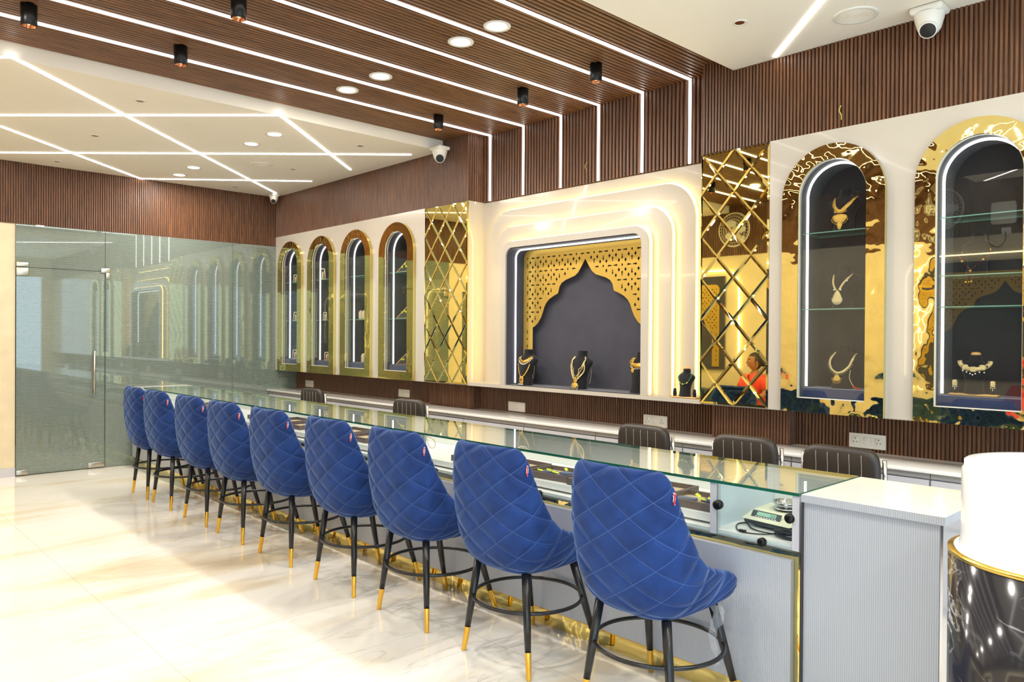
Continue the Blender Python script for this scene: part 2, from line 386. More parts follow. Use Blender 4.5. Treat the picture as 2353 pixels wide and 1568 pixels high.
def rrect_top(x0, x1, z0, z1, r, n=10):
    p = [(x0, z0), (x1, z0)]
    p += [(x1-r+r*math.cos(a), z1-r+r*math.sin(a)) for a in [PI/2*i/n for i in range(n+1)]]
    p += [(x0+r+r*math.cos(a), z1-r+r*math.sin(a)) for a in [PI/2+PI/2*i/n for i in range(n+1)]]
    return p
def rect(x0, x1, z0, z1): return [(x0, z0), (x1, z0), (x1, z1), (x0, z1)]
def slats(name, O, U, lu, V, lv, Nn, pitch, depth, mat, parent=None):
    """vertical/horizontal fluting: profile repeats along U, extruded along V, standing out along Nn"""
    O, U, V, Nn = Vector(O), Vector(U), Vector(V), Vector(Nn); n = max(1, round(lu/pitch)); p = lu/n
    mb = MB(); prof = [(0, 0), (.28, 0), (.30, .75), (.42, 1), (.86, 1), (.98, .75)]
    pts = []
    for i in range(n):
        for a, h in prof: pts.append(((i+a)*p, h*depth))
    pts.append((n*p, 0))
    for (a, h) in pts:
        for t in (0, lv): mb.v.append(tuple(O+U*a+Nn*h+V*t))
    flip = U.cross(V).dot(Nn) > 0
    for i in range(len(pts)-1):
        q = (2*i, 2*i+2, 2*i+3, 2*i+1); mb.quad(q if flip else q[::-1])
    # end caps against the wall line
    for t in (0, 1):
        for i in range(n):
            idx = [2*(i*6+k)+t for k in range(1, 6)] + [2*((i+1)*6)+t]
            mb.quad(idx)
    return mb.build(name, mat, parent)

# ------------------------------------------------------------------ the setting
XB = -9.0; YW = 4.416; YR = 4.60; YL = 4.70; YO = -.65; XF = 2.4; ZC = 3.17; ZW = 3.266; ZP = 2.665
struct(MB().box(-12, XF+.2, YO-.2, 5.4, -.1, 0).build('floor', M_floor), 'polished cream marble floor with beige streaks')
mb = MB().box(XB, -5.62, YO, YW+.35, ZC, ZC+.25); mb.box(-2.6, XF, YO, YW+.35, ZC, ZC+.25); mb.box(-5.62, -2.6, YO, YW+.35, ZW+.02, ZC+.25)
struct(mb.build('ceiling', M_white), 'white plaster ceiling on both sides of the raised wood band')
# raised wooden ceiling band
struct(slats('trim_1', (-5.62, YO, ZW+.012), (1, 0, 0), 3.02, (0, 1, 0), YR-YO, (0, 0, -1), .036, .016, M_wood_y), 'walnut slatted ceiling band running across the room')
# wall behind the counter
mb = MB(); mb.box(XB-2.6, XF, 4.72, 4.9, 0, 3.42)
struct(mb.build('wall_left', M_white), 'long wall behind the counter')
# upper wooden fluting on the long wall
struct(slats('trim_2', (XB, YW, ZP), (1, 0, 0), 3.75, (0, 0, 1), ZW-ZP, (0, -1, 0), .021, .014, M_wood_z), 'walnut fluting above the left display wall')
struct(slats('trim_3', (-2.83, YW, ZP), (1, 0, 0), XF+2.83, (0, 0, 1), ZW-ZP, (0, -1, 0), .0225, .016, M_wood_z), 'walnut fluting above the right display wall')
struct(slats('trim_4', (-5.25, YR, ZP), (1, 0, 0), 2.42, (0, 0, 1), ZW-ZP, (0, -1, 0), .034, .020, M_wood_z), 'walnut fluting of the recess between the light lines')
struct(slats('trim_5', (-5.25, YW, ZP), (0, 1, 0), YR-YW, (0, 0, 1), ZW-ZP, (1, 0, 0), .026, .008, M_wood_z), 'walnut fluted return of the recess')
mb = MB(); mb.box(XB, -5.262, YW+.002, 4.72, ZP, ZC+.1); mb.box(-2.82, XF, YW+.002, 4.72, ZP, ZC+.1); mb.box(-5.262, -2.82, YR+.002, 4.72, ZP, ZC+.1)
struct(mb.build('trim_6', M_wood_z), 'backing of the walnut fluting')
# lower fluting: main wall and the two columns
struct(slats('trim_7', (XB, YL, .0), (1, 0, 0), XF-XB, (0, 0, 1), 1.02, (0, -1, 0), .022, .013, M_wood_z), 'walnut fluting below the display wall')
for k, (xa, xb) in enumerate(((-6.05, -5.397), (-2.855, -2.303))):
    struct(slats('trim_%d' % (8+2*k), (xa, 4.60, .0), (1, 0, 0), xb-xa, (0, 0, 1), 1.0, (0, -1, 0), .021, .010, M_wood_z), 'walnut fluted column front')
    struct(slats('trim_%d' % (9+2*k), (xb, 4.59, .0), (0, 1, 0), .11, (0, 0, 1), 1.0, (1, 0, 0), .02, .008, M_wood_z), 'walnut fluted column side')
    struct(MB().box(xa, xb, 4.602, 4.70, 0, 1.0).build('trim_%d' % (20+k), M_wood_z), 'walnut column core')
# far wall: wooden header, glass partition, beige pier
struct(slats('trim_12', (XB, YO, 2.55), (0, 1, 0), YW-YO, (0, 0, 1), ZC-2.55, (1, 0, 0), .022, .013, M_wood_z), 'walnut fluting above the glass partition')
mb = MB(); mb.box(XB-.12, XB-.001, YO, 4.72, 2.55, 3.4)
mb.box(XB-.12, XB, 1.35, 1.62, 0, 2.55); mb.box(XB-.12, XB, YO, .3, 0, 2.55); mb.box(XB-.12, XB, .3, 1.35, 2.12, 2.55)
struct(mb.build('wall_back', M_paper), 'beige papered pier and header of the far wall')
struct(MB().box(XB, XB+.012, 1.35, 1.62, 0, .09).build('baseboard_back', M_lam), 'grey skirting below the beige pier')
# office behind the glass
mb = MB(); mb.box(-11.6, -11.5, YO, 4.72, 0, 3.2); mb.box(-11.5, XB-.12, YO-.1, YO, 0, 3.2); mb.box(-11.5, XB-.12, YO, 4.72, 2.9, 3.0)
struct(mb.build('wall_office', plain('office_wall', (150, 156, 150), .7)), 'grey walls of the office behind the glass')
struct(MB().box(-11.5, -11.47, 2.05, 2.75, 0, 2.1).build('door_2', plain('office_door', (70, 74, 74), .5)), 'dark office door behind the glass')
area_light('office_light', (-10.3, 2.6, 2.88), 1.0, 9, (1, .97, .92))
# glass partition
def pane_x(name, x, y0, y1, z0, z1, mats, parent=None): return MB().box(x-.006, x+.006, y0, y1, z0, z1, mats=[1, 1, 1, 1, 0, 0]).build(name, mats, parent)
for k, (ya, yb) in enumerate(((2.446, 3.845), (3.849, 4.715))):
    struct(pane_x('window_%d' % (k+1), XB+.01, ya, yb, 0.006, 2.549, [M_frost, M_glass_edge_l]), 'frosted greenish glass partition panel %s' % ('beside the glass door' if k == 0 else 'ending at the display wall'))
struct(pane_x('window_3', XB+.01, 1.622, 2.442, 2.118, 2.549, [M_frost, M_glass_edge_l]), 'frosted glass transom above the glass door')
struct(pane_x('window_4', XB-.03, .3, 1.35, .01, 2.12, [M_frost, M_glass_edge_l]), 'frosted glass panel past the beige pier')
dr = empty('door_1', (XB+.01, 2.03, 0)); struct(dr, 'frameless frosted glass door with steel patch fittings')
MB().box(-.006, .006, -.404, .408, .012, 2.112, mats=[1, 1, 1, 1, 0, 0]).build('glass_leaf', [M_frost, M_glass_edge_l], dr)
for (ya, yb, za, zb) in ((-.405, -.30, 2.03, 2.11), (-.405, -.30, .012, .06), (.25, .408, .012, .065)):
    MB().rbox(-.016, .016, ya, yb, za, zb, .003, 2).build('patch_fitting', M_steel, dr)
for (ya, yb, za, zb) in ((-.405, -.30, 2.12, 2.165),): MB().rbox(-.016, .016, ya, yb, za, zb, .003, 2).build('patch_fitting', M_steel, dr)
mbp = MB().rbox(-.016, .016, .37, .46, 2.10, 2.15, .003, 2); mbp.rbox(-.016, .016, .418, .46, 2.04, 2.11, .003, 2); mbp.build('patch_fitting', M_steel, dr)
h = MB().tube([(.045, .30, .80), (.045, .30, 1.26)], .011, 10).build('pull_handle', M_steel, dr)
MB().tube([(0, .30, .86), (.045, .30, .86)], .008, 8).tube([(0, .30, 1.2), (.045, .30, 1.2)], .008, 8).build('mount', M_steel, h)
struct(MB().rbox(XB+.0, XB+.03, 2.80, 2.85, 0, .045, .003, 2).build('trim_13', M_steel), 'small steel clamp at the foot of the glass')
# room front (shop window side) and the wall opposite the counter
mb = MB(); mb.box(XF, XF+.12, YO, 4.72, 2.75, 3.42); mb.box(XF, XF+.12, YO, -.3, 0, 2.75); mb.box(XF, XF+.12, 4.2, 4.72, 0, 2.75)
struct(mb.build('wall_front', M_paper), 'shop front wall around the street windows')
struct(MB().box(XF+.03, XF+.045, -.3, 4.2, .0, 2.75).build('window_5', M_glass), 'street window')

YOP = YO
struct(MB().box(-11.5, -.9, YO-.12, YO-.001, 0, 3.42).box(-.9, XF+.1, YO-.12, YO-.001, 2.75, 3.42).build('wall_right', M_paper), 'cream papered wall opposite the counter')
struct(MB().box(-.9, XF, YO-.06, YO-.05, 0, 2.75).build('window_6', M_glass), 'street window behind the camera')
struct(slats('trim_14', (XB, YO, 2.58), (1, 0, 0), XF-XB, (0, 0, 1), ZW-2.58, (0, 1, 0), .028, .012, M_wood_z), 'walnut fluting on the opposite wall')

# ------------------------------------------------------------------ line lights
def led_line(pts, width, z, mat, name, label, group):
    """flush light strip on a ceiling along a polyline in plan"""
    z -= .001; mb = MB(); P = [Vector((p[0], p[1])) for p in pts]; L = []; R = []
    for i, p in enumerate(P):
        d0 = (P[i]-P[i-1]).normalized() if i else (P[1]-P[0]).normalized(); d1 = (P[i+1]-P[i]).normalized() if i < len(P)-1 else d0
        n = Vector((-(d0+d1).y, (d0+d1).x)).normalized(); k = 1/max(.4, n.dot(Vector((-d0.y, d0.x))))
        L.append(p+n*width/2*k); R.append(p-n*width/2*k)
    for zz in (z, z-.004):
        for a, b in zip(L, R): mb.v += [(a.x, a.y, zz), (b.x, b.y, zz)]
    m = 2*len(P)
    for i in range(len(P)-1):
        mb.quad((m+2*i, m+2*i+1, m+2*i+3, m+2*i+2)); mb.quad((2*i, 2*i+2, 2*i+3, 2*i+1))
        mb.quad((2*i, m+2*i, m+2*i+2, 2*i+2)); mb.quad((2*i+1, 2*i+3, m+2*i+3, m+2*i+1))
    mb.quad((0, 1, m+1, m)); mb.quad((m-2, 2*m-2, 2*m-1, m-1))
    return tag(mb.build(name, mat), label, 'light strip', group)
GL = 'criss-crossing light strips in the left ceiling'
led_line([(-8.4, -.62), (-5.70, .90), (-5.60, .985), (-8.715, 4.264)], .022, ZC, M_led_ceil, 'light_strip', 'long diagonal ceiling light strip crossing the others and ending near the far corner', GL)
led_line([(-8.5, -.18), (-5.60, 2.775), (-6.928, 4.214)], .022, ZC, M_led_ceil, 'light_strip', 'ceiling light strip that turns back at the edge of the wood band', GL)
led_line([(-7.538, 1.247), (-8.982, 2.80), (-7.748, 4.219)], .022, ZC-.0005, M_led_ceil, 'light_strip', 'v-shaped ceiling light strip whose point touches the far fluting over the glass', GL)
led_line([(-8.9, 1.16), (-5.937, 4.268)], .022, ZC-.001, M_led_ceil, 'light_strip', 'ceiling light strip ending just left of the large camera', GL)
GR = 'light strips in the right ceiling'
led_line([(-2.298, 4.371), (-.6, 2.62)], .022, ZC, M_led_ceil, 'light_strip', 'single slanting light strip in the right ceiling near the fluted wall', GR)
led_line([(-1.7, 1.40), (-2.495, .606), (-1.7, -.12)], .022, ZC, M_led_ceil, 'light_strip', 'v-shaped ceiling light strip seen mirrored in the rightmost arched case', GR)
led_line([(-2.50, -.60), (-1.4, .55)], .022, ZC, M_led_ceil, 'light_strip', 'short ceiling light strip by the opposite wall, seen mirrored in the rightmost arched case', GR)
XL = [-5.153, -4.719, -4.279, -3.877, -3.455, -3.043]
words = ['first', 'second', 'third', 'fourth', 'fifth', 'sixth']
for k, x in enumerate(XL):
    mb = MB(); y0 = YO+.02; t = .019
    mb.box(x-t/2, x+t/2, y0, YR-.02, ZW-.012, ZW-.002)
    mb.box(x-t/2, x+t/2, YR-.026, YR-.016, ZP+.004, ZW-.004)
    o = mb.build('light_strip', M_led)
    tag(o, '%s light line from the left, running over the wood ceiling and down the recess' % words[k], 'light strip', 'light lines over the wooden band')

# downlights: white rim, bulb
def downlight(loc, r, power, label, group, z):
    root = empty('downlight', (loc[0], loc[1], z), 0, label, 'ceiling light', group)
    MB().lathe([(r*.72, -.001), (r*.74, -.006), (r*.98, -.008), (r, -.004), (r, 0.0)], 36).build('trim_ring', M_plastic, root)
    MB().disc((0, 0, -.004), r*.74, 32).build('bulb', M_bulb, root)
    area_light('downlight_glow', (loc[0], loc[1], z-.02), r*1.4, power, (1, .95, .87))
    return root
for (x, y, lb) in ((-3.31, 2.99, 'white round downlight nearest the sixth light line'), (-3.643, 2.99, 'white round downlight second from the right in the wood ceiling'), (-4.516, 2.985, 'white round downlight right of the leftmost one in the wood ceiling'), (-4.939, 2.975, 'leftmost white round downlight in the wood ceiling')):
    downlight((x, y), .081, 23, lb, 'round downlights in the wood ceiling', ZW-.003)
for (x, y, lb) in ((-6.16, 3.0, 'recessed bright downlight nearest the wood band'), (-6.617, 3.0, 'recessed bright downlight second from the wood band'), (-7.98, 3.0, 'recessed bright downlight third from the wood band'), (-8.463, 3.03, 'recessed bright downlight farthest from the wood band')):
    downlight((x, y), .078, 22, lb, 'bright downlights in the left white ceiling', ZC)
for (x, y) in ((-1.9, 1.5), (-.5, 1.6), (-.6, 3.0), (1.0, 2.8), (1.0, 1.2), (-3.3, .6), (-4.6, .5), (-6.3, .6), (-8.1, .7)):
    z = ZW-.003 if -5.6 < x < -2.6 else ZC
    downlight((x, y), .065, 26, 'round downlight outside the picture', 'downlights outside the picture', z)

def copper_spot(x, y, label):
    root = empty('recessed_spotlight', (x, y, ZC), 0, label, 'ceiling light', 'recessed copper spotlights')
    MB().lathe([(.026, -.002), (.036, -.006), (.042, -.004), (.042, 0)], 24).build('rim', M_plastic, root)
    MB().lathe([(.036, -.004), (.03, -.0015), (.012, -.001), (.0005, -.001)], 24).build('reflector', M_copper, root)
for x, y, lb in ((-5.991, 1.862, 'copper recessed spotlight above the long diagonal strip, largest in the left ceiling'), (-7.32, 1.907, 'copper recessed spotlight second along the left ceiling'), (-8.686, 1.918, 'copper recessed spotlight by the far fluting, far left'),
                 (-5.993, 3.745, 'pale recessed spotlight just left of the large camera'), (-7.325, 3.769, 'copper recessed spotlight right of the ceiling speaker'), (-8.677, 3.744, 'copper recessed spotlight nearest the far corner camera'), (-2.184, 3.759, 'copper recessed spotlight in the right white ceiling')):
    copper_spot(x, y, lb)
def speaker(x, y, label):
    root = empty('ceiling_speaker', (x, y, ZC), 0, label, 'speaker', 'round ceiling speakers')
    MB().lathe([(.088, -.003), (.10, -.008), (.112, -.005), (.114, 0)], 40).build('rim', M_plastic, root)
    g = MB(); g.lathe([(.088, -.003), (.001, -.004)], 40)
    for r in (.02, .04, .06, .08): g.lathe([(r-.002, -.0035), (r, -.0055), (r+.002, -.0035)], 40)
    g.build('grille', M_white, root)
speaker(-7.357, 3.442, 'small faint round speaker in the left ceiling'); speaker(-1.706, 4.114, 'large round speaker grille in the right ceiling')

def cyl_spot(x, y, label):
    root = empty('cylinder_spotlight', (x, y, ZW), 0, label, 'spotlight', 'black cylinder spotlights on the wood ceiling')
    MB().lathe([(.001, -.002), (.041, -.002), (.041, -.118), (.037, -.122), (.036, -.112), (.036, -.07), (.001, -.07)], 28).build('housing', M_black_metal, root)
    mbk = MB().lathe([(.0355, -.121), (.030, -.112), (.018, -.10), (.001, -.096)], 28)
    mbk.build('reflector', M_copper, root)
    MB().sphere((0, 0, -.103), .011, 0, 10).build('bulb', emit('spot_bulb', (1, .7, .45), 2.2), root)
for x, y, lb in ((-4.905, .945, 'black cylinder spotlight nearest the left edge of the picture'), (-4.0, 1.74, 'black cylinder spotlight at the top edge on the third light line'), (-4.94, 1.775, 'black cylinder spotlight on the first light line, mid ceiling'),
                 (-3.315, 3.883, 'black cylinder spotlight nearest the right end of the recess'), (-4.02, 3.889, 'middle black cylinder spotlight near the recess'), (-4.985, 3.859, 'black cylinder spotlight just right of the large camera')):
    cyl_spot(x, y, lb)

def cctv(loc, s, aim, label):
    root = empty('security_camera', loc, 0, label, 'security camera', 'dome security cameras'); root.scale = (s, s, s)
    mb = MB().rbox(-.062, .062, -.052, .052, -.03, -.001, .012, 3)
    for px in (-.045, .045): mb.lathe([(.001, -.0315), (.004, -.0315), (.004, -.02)], 8, (px, -.04, 0))
    mb.build('base', M_plastic, root)
    MB().lathe([(.056, -.028), (.054, -.045), (.043, -.085), (.036, -.098), (.001, -.104)], 32).build('dome_housing', M_plastic, root)
    d = Vector(aim).normalized(); q = Vector((0, 0, 1)).rotation_difference(d)
    prof = [(.030, 0), (.034, .02), (.034, .034), (.029, .036)]
    b = MB().lathe(prof, 28); c = Vector((0, 0, -.075))+d*.008
    b.v = [tuple(q @ Vector(v) + c) for v in b.v]; e = b.build('eyeball', M_plastic, root)
    b = MB().lathe([(.029, .0355), (.015, .037), (.001, .0375)], 28); b.v = [tuple(q @ Vector(v) + c) for v in b.v]; b.build('lens', M_black, e)
cctv((-8.80, 4.28, ZC), .95, (.75, -.55, -.6), 'small white dome camera in the far ceiling corner')
cctv((-5.52, 4.29, ZC+.005), 1.25, (.75, -.55, -.5), 'white dome camera at the end of the ceiling edge, left of the light lines')
cctv((-1.40, 4.29, ZC), 1.3, (.15, -.9, -.75), 'largest white dome camera above the right arched cases')

# ------------------------------------------------------------------ display wall
YF = 4.40
# cream front with arch openings (left and right of the central niche)
AX = [-8.577, -7.832, -7.092, -6.334]; RX = [-1.943, -1.190]
openz0, openz1 = 1.09, 2.49
def cream_panel(name, x0, x1, centres, label):
    holes = [arch_poly(c-.20, c+.20, openz0, openz1)[::-1] for c in centres]
    o = plate(name, rect(x0, x1, 1.005, ZP), holes, .018, XZ(YF, .018), M_cream)
    struct(o, label); return o
cream_panel('trim_15', XB+.005, -5.885, AX, 'cream lacquered front around the four far arched cases')
cream_panel('trim_16', -2.34, XF, RX, 'cream lacquered front around the near arched cases')
struct(MB().box(XB+.005, -5.27, YF+.018, YL, 1.0, 1.018).box(-2.81, XF, YF+.018, YL, 1.0, 1.018).build('trim_17', M_cream), 'cream underside of the display wall')
struct(MB().box(-5.885, -5.25, YF+.012, YF+.03, 1.005, ZP).box(-2.83, -2.34, YF+.012, YF+.03, 1.005, ZP).build('trim_18', M_cream), 'backing of the mirror strips')
struct(MB().box(-5.262, -5.25, YF+.03, YR, 1.03, ZP).box(-2.83, -2.818, YF+.03, YR, 1.03, ZP).build('trim_19', M_cream), 'cream returns beside the central niche')

def arched_case(cx, wavy, label, shelf_z, group):
    root = empty('arched_display_case', (cx, YF, 1.0), 0, label, 'display case', group)
    o = plate('gold_frame', arch_poly(-.30, .30, .005, 1.577), [arch_poly(-.198, .198, .09, 1.49)[::-1]], .03, XZ(-.03, .03), M_gold_wave if wavy else M_gold_wave_left, root)
    # lining box: side walls following the arch, back, bottom
    mb = MB(); ap = arch_poly(-.2, .2, .09, 1.49, 32); d0, d1 = .018, .27; b = len(mb.v)
    for (x, z) in ap: mb.v += [(x, d0, z), (x, d1, z)]
    n = len(ap)
    for i in range(n): j = (i+1) % n; mb.quad((2*i, 2*i+1, 2*j+1, 2*j))
    mb.quad([2*i+1 for i in range(n)][::-1], 0)
    mb.build('lining', M_navy_back, root)
    MB().box(-.199, .199, .03, .268, .091, .148).build('velvet_platform', M_platform, root)
    # light strip along the inner side of the arch
    path = [(x*.965, .085, z) for (x, z) in arch_poly(-.2, .2, .15, 1.483, 28)]
    path = [path[0]] + path[:1:-1] + [path[1]]
    path = [(-.193, .085, .155)] + [(-.193*math.cos(a), .085, 1.29+.193*math.sin(a)) for a in [PI*i/28 for i in range(29)]] + [(.193, .085, .155)]
    MB().tube(path, .0075, 8).build('light_strip', M_led_case, root)
    for z in shelf_z:
        MB().box(-.197, .197, .03, .262, z-1.0-.003, z-1.0+.003, mats=[0, 0, 1, 1, 1, 1]).build('glass_shelf', [M_glass_shelf, M_glass_edge_l], root)
    MB().box(-.197, .197, .004, .008, .093, 1.29).build('glass_pane', M_pane, root)
    o = plate('cream_lip', arch_poly(-.1985, .1985, .0895, 1.4885), [arch_poly(-.194, .194, .095, 1.484)[::-1]], .008, XZ(-.032, .034), M_plastic, root)
    return root
nm = ['farthest gold-framed arched case, next to the glass wall', 'second gold-framed arched case from the glass wall', 'third gold-framed arched case from the glass wall', 'gold-framed arched case beside the left diamond mirror strip']
for k, x in enumerate(AX): arched_case(x, False, nm[k], (1.614, 2.084), 'gold arched cases on the far display wall')
arched_case(RX[0], True, 'gold-framed arched case beside the right diamond mirror strip', (1.619, 2.074), 'gold arched cases on the near display wall')
arched_case(RX[1], True, 'largest-looking arched case at the right edge with wavy gold frame', (1.616, 1.781, 2.089), 'gold arched cases on the near display wall')

# diamond mirror strips
def clip_poly(poly, x0, x1, z0, z1):
    def cl(P, ins, inter):
        out = []
        for i in range(len(P)):
            a, b = P[i-1], P[i]
            if ins(b):
                if not ins(a): out.append(inter(a, b))
                out.append(b)
            elif ins(a): out.append(inter(a, b))
        return out
    def ix(v): return lambda a, b: (v, a[1]+(b[1]-a[1])*(v-a[0])/(b[0]-a[0]))
    def iz(v): return lambda a, b: (a[0]+(b[0]-a[0])*(v-a[1])/(b[1]-a[1]), v)
    e = 1e-7
    for ins, it in ((lambda p: p[0] >= x0-e, ix(x0)), (lambda p: p[0] <= x1+e, ix(x1)), (lambda p: p[1] >= z0-e, iz(z0)), (lambda p: p[1] <= z1+e, iz(z1))):
        poly = cl(poly, ins, it)
        if len(poly) < 3: return None
    out = []
    for p in poly:
        if not out or math.hypot(p[0]-out[-1][0], p[1]-out[-1][1]) > 1e-4: out.append(p)
    return out if len(out) >= 3 else None
def inset(poly, d):
    n = len(poly); A = sum(poly[i-1][0]*poly[i][1]-poly[i][0]*poly[i-1][1] for i in range(n))/2
    if A < 0: poly = poly[::-1]
    lines = []
    for i in range(n):
        a, b = Vector(poly[i]), Vector(poly[(i+1) % n]); t = (b-a).normalized(); nn = Vector((-t.y, t.x)); lines.append((a+nn*d, t))
    res = []
    for i in range(n):
        (p, t), (q, s) = lines[i-1], lines[i]; den = t.x*s.y-t.y*s.x
        if abs(den) < 1e-6: res.append(tuple(q)); continue
        k = ((q.x-p.x)*s.y-(q.y-p.y)*s.x)/den; res.append(tuple(p+t*k))
    return poly, res
def mirror_strip(x0, x1, nx, nz, label):
    W_, z0, z1 = x1-x0, .01, 1.66; dx, dz = W_/nx, (z1-z0)/nz
    root = empty('diamond_mirror', (x0, YF, 1.0), 0, label, 'mirror', 'gold mirror strips of diamond tiles'); mb = MB()
    for i in range(0, 2*nx+1):
        for j in range(0, 2*nz+1):
            if (i+j) % 2 == 0: continue
            cx, cz = i*dx/2, z1-j*dz/2
            pl = clip_poly([(cx-dx/2, cz), (cx, cz-dz/2), (cx+dx/2, cz), (cx, cz+dz/2)], 0, W_, z0, z1)
            if not pl: continue
            out, ins = inset(pl, .0125); b = len(mb.v); n = len(out)
            mb.v += [(p[0], 0.0, p[1]) for p in out] + [(p[0], -.0032, p[1]) for p in ins]
            for k in range(n):
                k2 = (k+1) % n; mb.quad((b+k, b+k2, b+n+k2, b+n+k))
            mb.quad([b+n+k for k in range(n)])
    mb.build('mirror_tiles', M_gold, root)
    MB().box(0, W_, .0, .012, .01, 1.66).build('backing_edge', M_gold_edge, root)
    return root
mirror_strip(-5.884, -5.25, 3, 6, 'diamond-patterned gold mirror strip left of the glowing niche')
mirror_strip(-2.83, -2.342, 2, 6, 'diamond-patterned gold mirror strip right of the glowing niche')

# central glowing niche: base sheet, three stepped frames, lined box, pierced gold screen
NX = -4.045
root = empty('stepped_niche', (NX, YR, 1.0), 0, 'large cream niche of stepped rounded frames with glowing warm edges', 'display niche')
hole = rrect_top(-.715, .715, .03, 1.196, .075)
def frame(x, ztop, r, yfront, yback, name, lab=None):
    t = yback-yfront
    return plate(name, rrect_top(-x, x, .0305, ztop, r), [hole[::-1]], t, XZ(yfront-YR, t), M_cream, root)
plate('base_sheet', rect(-1.205, 1.215, .0305, 1.662), [hole[::-1]], .014, XZ(0, .014), M_cream, root)
frame(1.073, 1.547, .26, 4.55, 4.5995, 'outer_frame'); frame(.918, 1.385, .20, 4.485, 4.5495, 'middle_frame'); frame(.773, 1.248, .12, 4.41, 4.4845, 'inner_frame')
def cove(x, ztop, r, y, name):
    P = [p for p in rrect_top(-x-.004, x+.004, .04, ztop+.004, r)]; P = P[1:]+P[:1]
    MB().tube([(p[0], y-YR, p[1]) for p in P], .0062, 6).build(name, M_led_warm, root)
cove(1.073, 1.547, .26, 4.574, 'cove_light'); cove(.918, 1.385, .20, 4.516, 'cove_light'); cove(.773, 1.248, .12, 4.447, 'cove_light')
MB().box(-1.205, 1.215, 4.41-YR, 0.0, .0, .03).build('ledge', M_cream, root)
# lined box
mb = MB(); ap = rrect_top(-.711, .711, .034, 1.192, .073, 10); n = len(ap)
for (x, z) in ap: mb.v += [(x, 4.425-YR, z), (x, 4.675-YR, z)]
for i in range(n): j = (i+1) % n; mb.quad((2*i, 2*i+1, 2*j+1, 2*j))
mb.quad([2*i+1 for i in range(n)][::-1]); mb.build('suede_lining', M_navy, root)
P = rrect_top(-.704, .704, .045, 1.185, .070); P = P[1:]+P[:1]
MB().tube([(p[0], 4.525-YR, p[1]) for p in P], .0065, 8).build('inner_light_strip', M_led_case, root)
# pierced screen
half = [(0, 1.075), (.020, 1.045), (.045, 1.007), (.075, .968), (.110, .943), (.16, .928), (.215, .912), (.258, .890), (.283, .858), (.292, .822), (.298, .805), (.345, .787), (.395, .762), (.430, .733), (.455, .697), (.472, .652), (.495, .605), (.530, .560), (.560, .537), (.593, .521)]
def jali_mesh():
    x = .705
    outer = [(-x, .035)] + [(-.593, .035)] + [(-a, b) for a, b in half[::-1]] + [(a, b) for a, b in half[1:]] + [(.593, .035), (x, .035)]
    r = .07; z1 = 1.186
    outer += [(x-r+r*math.cos(a), z1-r+r*math.sin(a)) for a in [PI/2*i/8 for i in range(9)]]
    outer += [(-x+r+r*math.cos(a), z1-r+r*math.sin(a)) for a in [PI/2+PI/2*i/8 for i in range(9)]]
    def prof(ax):
        ax = abs(ax)
        if ax >= .593: return -9
        for (a, b), (c, d) in zip(half, half[1:]):
            if a <= ax <= c: return b+(d-b)*(ax-a)/(c-a+1e-9)
        return .52
    def ok(p):
        return all(abs(q[0]) < x-.012 and q[1] < z1-.02 and q[1] > .05 and all(prof(q[0]+dx) < q[1]-.022 for dx in (-.022, 0, .022)) for q in p)
    holes = []; sx_, sz_ = .094, .116
    arrow = [(-.020, -.0042), (.002, -.0042), (.002, -.0105), (.020, 0), (.002, .0105), (.002, .0042), (-.020, .0042)]
    def rotp(P, c, k): 
        ca, sa = (1, 0, -1, 0)[k], (0, 1, 0, -1)[k]
        return [(c[0]+ca*a-sa*b, c[1]+sa*a+ca*b) for a, b in P]
    for i in range(-8, 9):
        for j in range(-1, 13):
            cx, cz = i*sx_, 1.118-j*sz_
            D = (i+j) % 2 == 1
            if D:
                P = [(cx+.0075*math.cos(a), cz+.0105*math.sin(a)) for a in [2*PI*k/8 for k in range(8)]]
                if ok(P): holes.append(P)
                for (dx, dz, k) in ((1, 0, 2), (-1, 0, 0), (0, 1, 3), (0, -1, 1)):     # arrows pointing in at the dot
                    P = rotp(arrow, (cx+dx*sx_*.68, cz+dz*sz_*.55), k)
                    if ok(P): holes.append(P)
                for dx in (-1, 1):
                    for dz in (-1, 1):
                        q = (cx+dx*.34*sx_, cz+dz*.32*sz_)
                        P = [(q[0]+.0115, q[1]), (q[0], q[1]+.0165), (q[0]-.0115, q[1]), (q[0], q[1]-.0165)]
                        if ok(P): holes.append(P)
    return plate_mesh('pierced_screen', outer, [h_[::-1] for h_ in holes], .006, lambda u, v, w_: (u, -w_, v), M_jali)
jm = jali_mesh(); jo = bpy.data.objects.new('pierced_screen', jm); C.objects.link(jo); jo.parent = root; jo.location = (0, 4.625-YR, 0)
tag(jo, 'gold lotus-arch screen pierced with diamonds and arrows')

